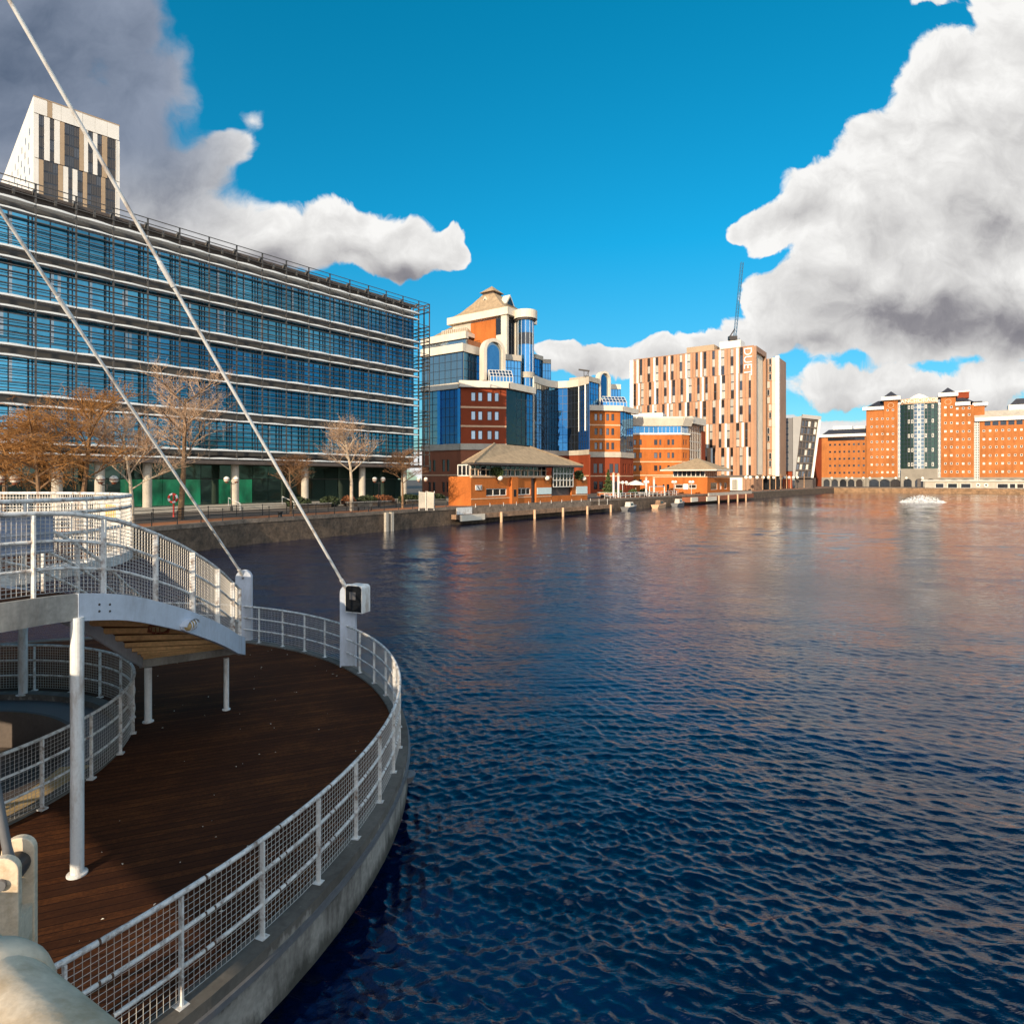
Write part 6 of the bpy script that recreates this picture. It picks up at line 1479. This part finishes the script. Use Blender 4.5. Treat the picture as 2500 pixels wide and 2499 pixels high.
for i, px in enumerate((1866.5,1884,1898,1910.5,1924.5,1934.5,1967)):
    p = QF_.pt(QF_.u(px), -.6); Y = p[1]; t = thing('quay_pole', 'tall thin tan pole at the quay edge below the striped and leaning blocks', 'pole', 'thin poles along the far quay')
    a = MB(); a.tube([(*p,QZ-.2), (*p,ZZ(1156+(i%3)*3, Y))], [.16,.12], 7); a.build('shaft', timber, t, smooth=True); a = MB(); a.lathe([(.22,0),(.22,.25),(.17,.3)], (*p,QZ), 8); a.build('foot', M['dark_metal'], t)
for px, y0, lab in ((1530,1158,'tall white post left of the white parasol'), (1541.5,1160,'white post with a lit cap in front of the brick corner'), (1608,1168,'white post before the left wall of the small pavilion'), (1626.5,1169,'stout white post right of its twin before the small pavilion')):
    p = QF_.pt(QF_.u(px), -3.0); t = thing('quay_post', lab, 'post'); a = MB(); a.tube([(*p,QZ), (*p,ZZ(y0,p[1]))], .24, 10); a.build('shaft', M['white_paint'], t, smooth=True); a = MB(); a.lathe([(.3,0),(.3,.18),(.05,.45)], (*p,ZZ(y0,p[1])), 10); a.build('cap', M['course'], t)
# parasol, planter and terrace furniture between the pavilions
t = thing('parasol', 'white parasol on the terrace left of the octagonal offices', 'parasol'); p = Vector((*D(1552,146), QZ))
a = MB(); a.lathe([(2.4,2.5),(2.3,2.62),(1.2,3.2),(.06,3.6)], p, 8); a.build('canopy', M['white_clad'], t); a = MB(); a.tube([p, p+Vector((0,0,3.5))], .05, 6); a.build('pole', M['rail_paint'], t)
t = thing('planter', 'orange brick planter holding the conifer', 'planter'); p = Vector((*D(1485,141), QZ))
a = MB(); a.box(p.x-2.3,p.x+2.3,p.y-1.4,p.y+1.4,QZ-.05,QZ+.75); a.build('box', M['brick_orange'], t); a = MB(); a.box(p.x-2.4,p.x+2.4,p.y-1.5,p.y+1.5,QZ+.75,QZ+.85); a.build('rim', M['cream'], t)
for px, Y, lab, mm in ((1545,142,'small yellow green shrub under the white parasol','leaf'), (1508,140,'low green shrub beside the triple globe lamp','leaf'), (1572,150,'low green shrub in front of the octagonal offices','leaf'), (1640,160,'low shrub at the left corner of the small pavilion','rust_shrub')):
    q = D(px, Y); leafy('shrub', lab, 'shrub', (q[0],q[1],QZ+.8), 1.1, .8, .8, 500, mm, int(px), size=.13)
rb_ = random.Random(14)
wk = [('white slatted terrace table left of the boats', 1500, 'white_clad'), ('orange painted terrace table beside the parasol', 1562, 'brick_orange'), ('pale terrace table before the small pavilion', 1622, 'course'), ('white terrace table in front of the octagonal offices', 1592, 'white_clad'), ('orange terrace table right of the white posts', 1650, 'brick_orange')]
for lab, px, mm in wk:
    p = QF_.pt(QF_.u(px), -2.2); t = thing('terrace_table', lab, 'table'); a = MB(); QF_.box(a, QF_.u(px)-1.1, QF_.u(px)+1.1, -2.8, -1.6, QZ+.72, QZ+.8); a.build('top', M[mm], t)
    for s in (-1,1):
        a = MB(); QF_.box(a, QF_.u(px)+s*.85-.06, QF_.u(px)+s*.85+.06, -2.6, -1.8, QZ, QZ+.72); a.build('leg', M['dark_metal'], t)
        a = MB(); QF_.box(a, QF_.u(px)-1.1, QF_.u(px)+1.1, -2.2+s*1.05-.2, -2.2+s*1.05+.2, QZ+.42, QZ+.48); a.build('bench_seat', M[mm], t)
t = thing('terrace_railing', 'white metal railing along the terrace between the pavilions', 'railing')
u0, u1 = QF_.u(1482), QF_.u(1662)
for h in (1.05,.55):
    a = MB(); a.tube([QF_.pt(u0,-.5,QZ+h), QF_.pt(u1,-.5,QZ+h)], .05, 6); a.build('rail', M['white_paint'], t)
u = u0
while u < u1:
    a = MB(); a.tube([QF_.pt(u,-.5,QZ), QF_.pt(u,-.5,QZ+1.1)], .05, 6); a.build('post', M['white_paint'], t); u += 2.2
t = thing('gangway', 'white framed gangway gate in the terrace railing', 'gate'); ug = QF_.u(1595)
a = MB()
for e in (0,8.0): a.beam(QF_.pt(ug+e,-.9,QZ), QF_.pt(ug+e,-.9,QZ+2.2), .16, .16)
a.beam(QF_.pt(ug,-.9,QZ+2.2), QF_.pt(ug+8,-.9,QZ+2.2), .16, .16); a.build('frame', M['white_clad'], t)
def boat(label, px, d, L, hull, cabin):
    t = thing('small_boat', label, 'boat'); u = QF_.u(px); 
    st_ = []
    for f in np.linspace(0,1,9):
        w_ = .95*(1-max(0,(f-.55)/.45)**2.2*.96); x = u-L/2+L*f; sh = .75+.35*f**2
        st_.append([QF_.pt(x,d-w_*.6,-.1), QF_.pt(x,d+w_*.6,-.1), QF_.pt(x,d+w_,sh), QF_.pt(x,d-w_,sh)])
    a = MB(); a.sweep(None, st_); a.build('hull', M[hull], t, bev=.03)
    a = MB(); a.sweep(None, [[QF_.pt(u-L*.25,d+s*.6,.7), QF_.pt(u+L*.15,d+s*.6,.8), QF_.pt(u+L*.05,d+s*.5,1.7), QF_.pt(u-L*.22,d+s*.5,1.7)] for s in (-1,1)]); a.build('cabin', M[cabin], t, bev=.03)
    a = MB(); a.sweep(None, [[QF_.pt(u-L*.18,d+s*.61,1.05), QF_.pt(u+L*.06,d+s*.61,1.1), QF_.pt(u+L*.02,d+s*.565,1.45), QF_.pt(u-L*.17,d+s*.565,1.45)] for s in (-1,1)]); a.build('cabin_window', M['glass_dark'], t)
boat('small grey hulled boat moored at the right end of the long jetty', 1520, 1.7, 5.0, 'lead', 'cream')
boat('small boat with an orange hull moored below the terrace', 1592, 1.9, 5.5, 'course', 'jetty_brown')
boat('small boat with cream cabin moored left of the short jetty', 1640, 1.8, 5.5, 'lead', 'cream')
for px, lab in ((775,'rusty ladder posts fixed on the quay wall below the reddish bare tree'),):
    pass
t = thing('fender_post', 'pale timber fender posts standing against the quay wall', 'fender'); 
for px in (939, 952):
    y = 70.0; a_ = ray(px)
    f = Fr(BASIN[4], (BASIN[5][0]-BASIN[4][0], BASIN[5][1]-BASIN[4][1])); u = f.u(px); a = MB(); f.box(a, u-.22, u+.22, .09, .45, -1, QZ-.15); a.build('timber', M['pale_stone'], t)
t = thing('mooring_bollard', 'black iron bollard on the quay edge near the small bare tree', 'bollard'); f = Fr(BASIN[3], (BASIN[4][0]-BASIN[3][0], BASIN[4][1]-BASIN[3][1])); q = f.pt(f.u(690), -.4)
a = MB(); a.lathe([(.24,0),(.2,.1),(.17,.4),(.27,.5),(.25,.6),(.05,.64)], (*q,QZ), 12); a.build('body', M['black_metal'], t, smooth=True)

# loose white flakes shaped and coloured as a sun glint on the far water
def glint_shape(label, px, py, wx, hz, seed):
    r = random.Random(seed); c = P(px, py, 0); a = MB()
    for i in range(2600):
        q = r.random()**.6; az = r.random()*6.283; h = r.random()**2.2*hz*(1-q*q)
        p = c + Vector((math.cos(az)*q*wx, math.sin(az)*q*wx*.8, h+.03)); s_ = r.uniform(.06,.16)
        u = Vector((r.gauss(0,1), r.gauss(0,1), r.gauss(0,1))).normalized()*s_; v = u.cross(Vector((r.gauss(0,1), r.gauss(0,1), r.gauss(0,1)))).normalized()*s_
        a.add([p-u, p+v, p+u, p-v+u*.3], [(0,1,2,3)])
    o = a.build('glint_flakes', M['glint_shape'], fix=False); tag(o, label, 'glint_shape', kind='stuff')
glint_shape('white flakes standing in for a sun glint on the water before the twin towers', 2252, 1226, 5.6, 1.9, 3)
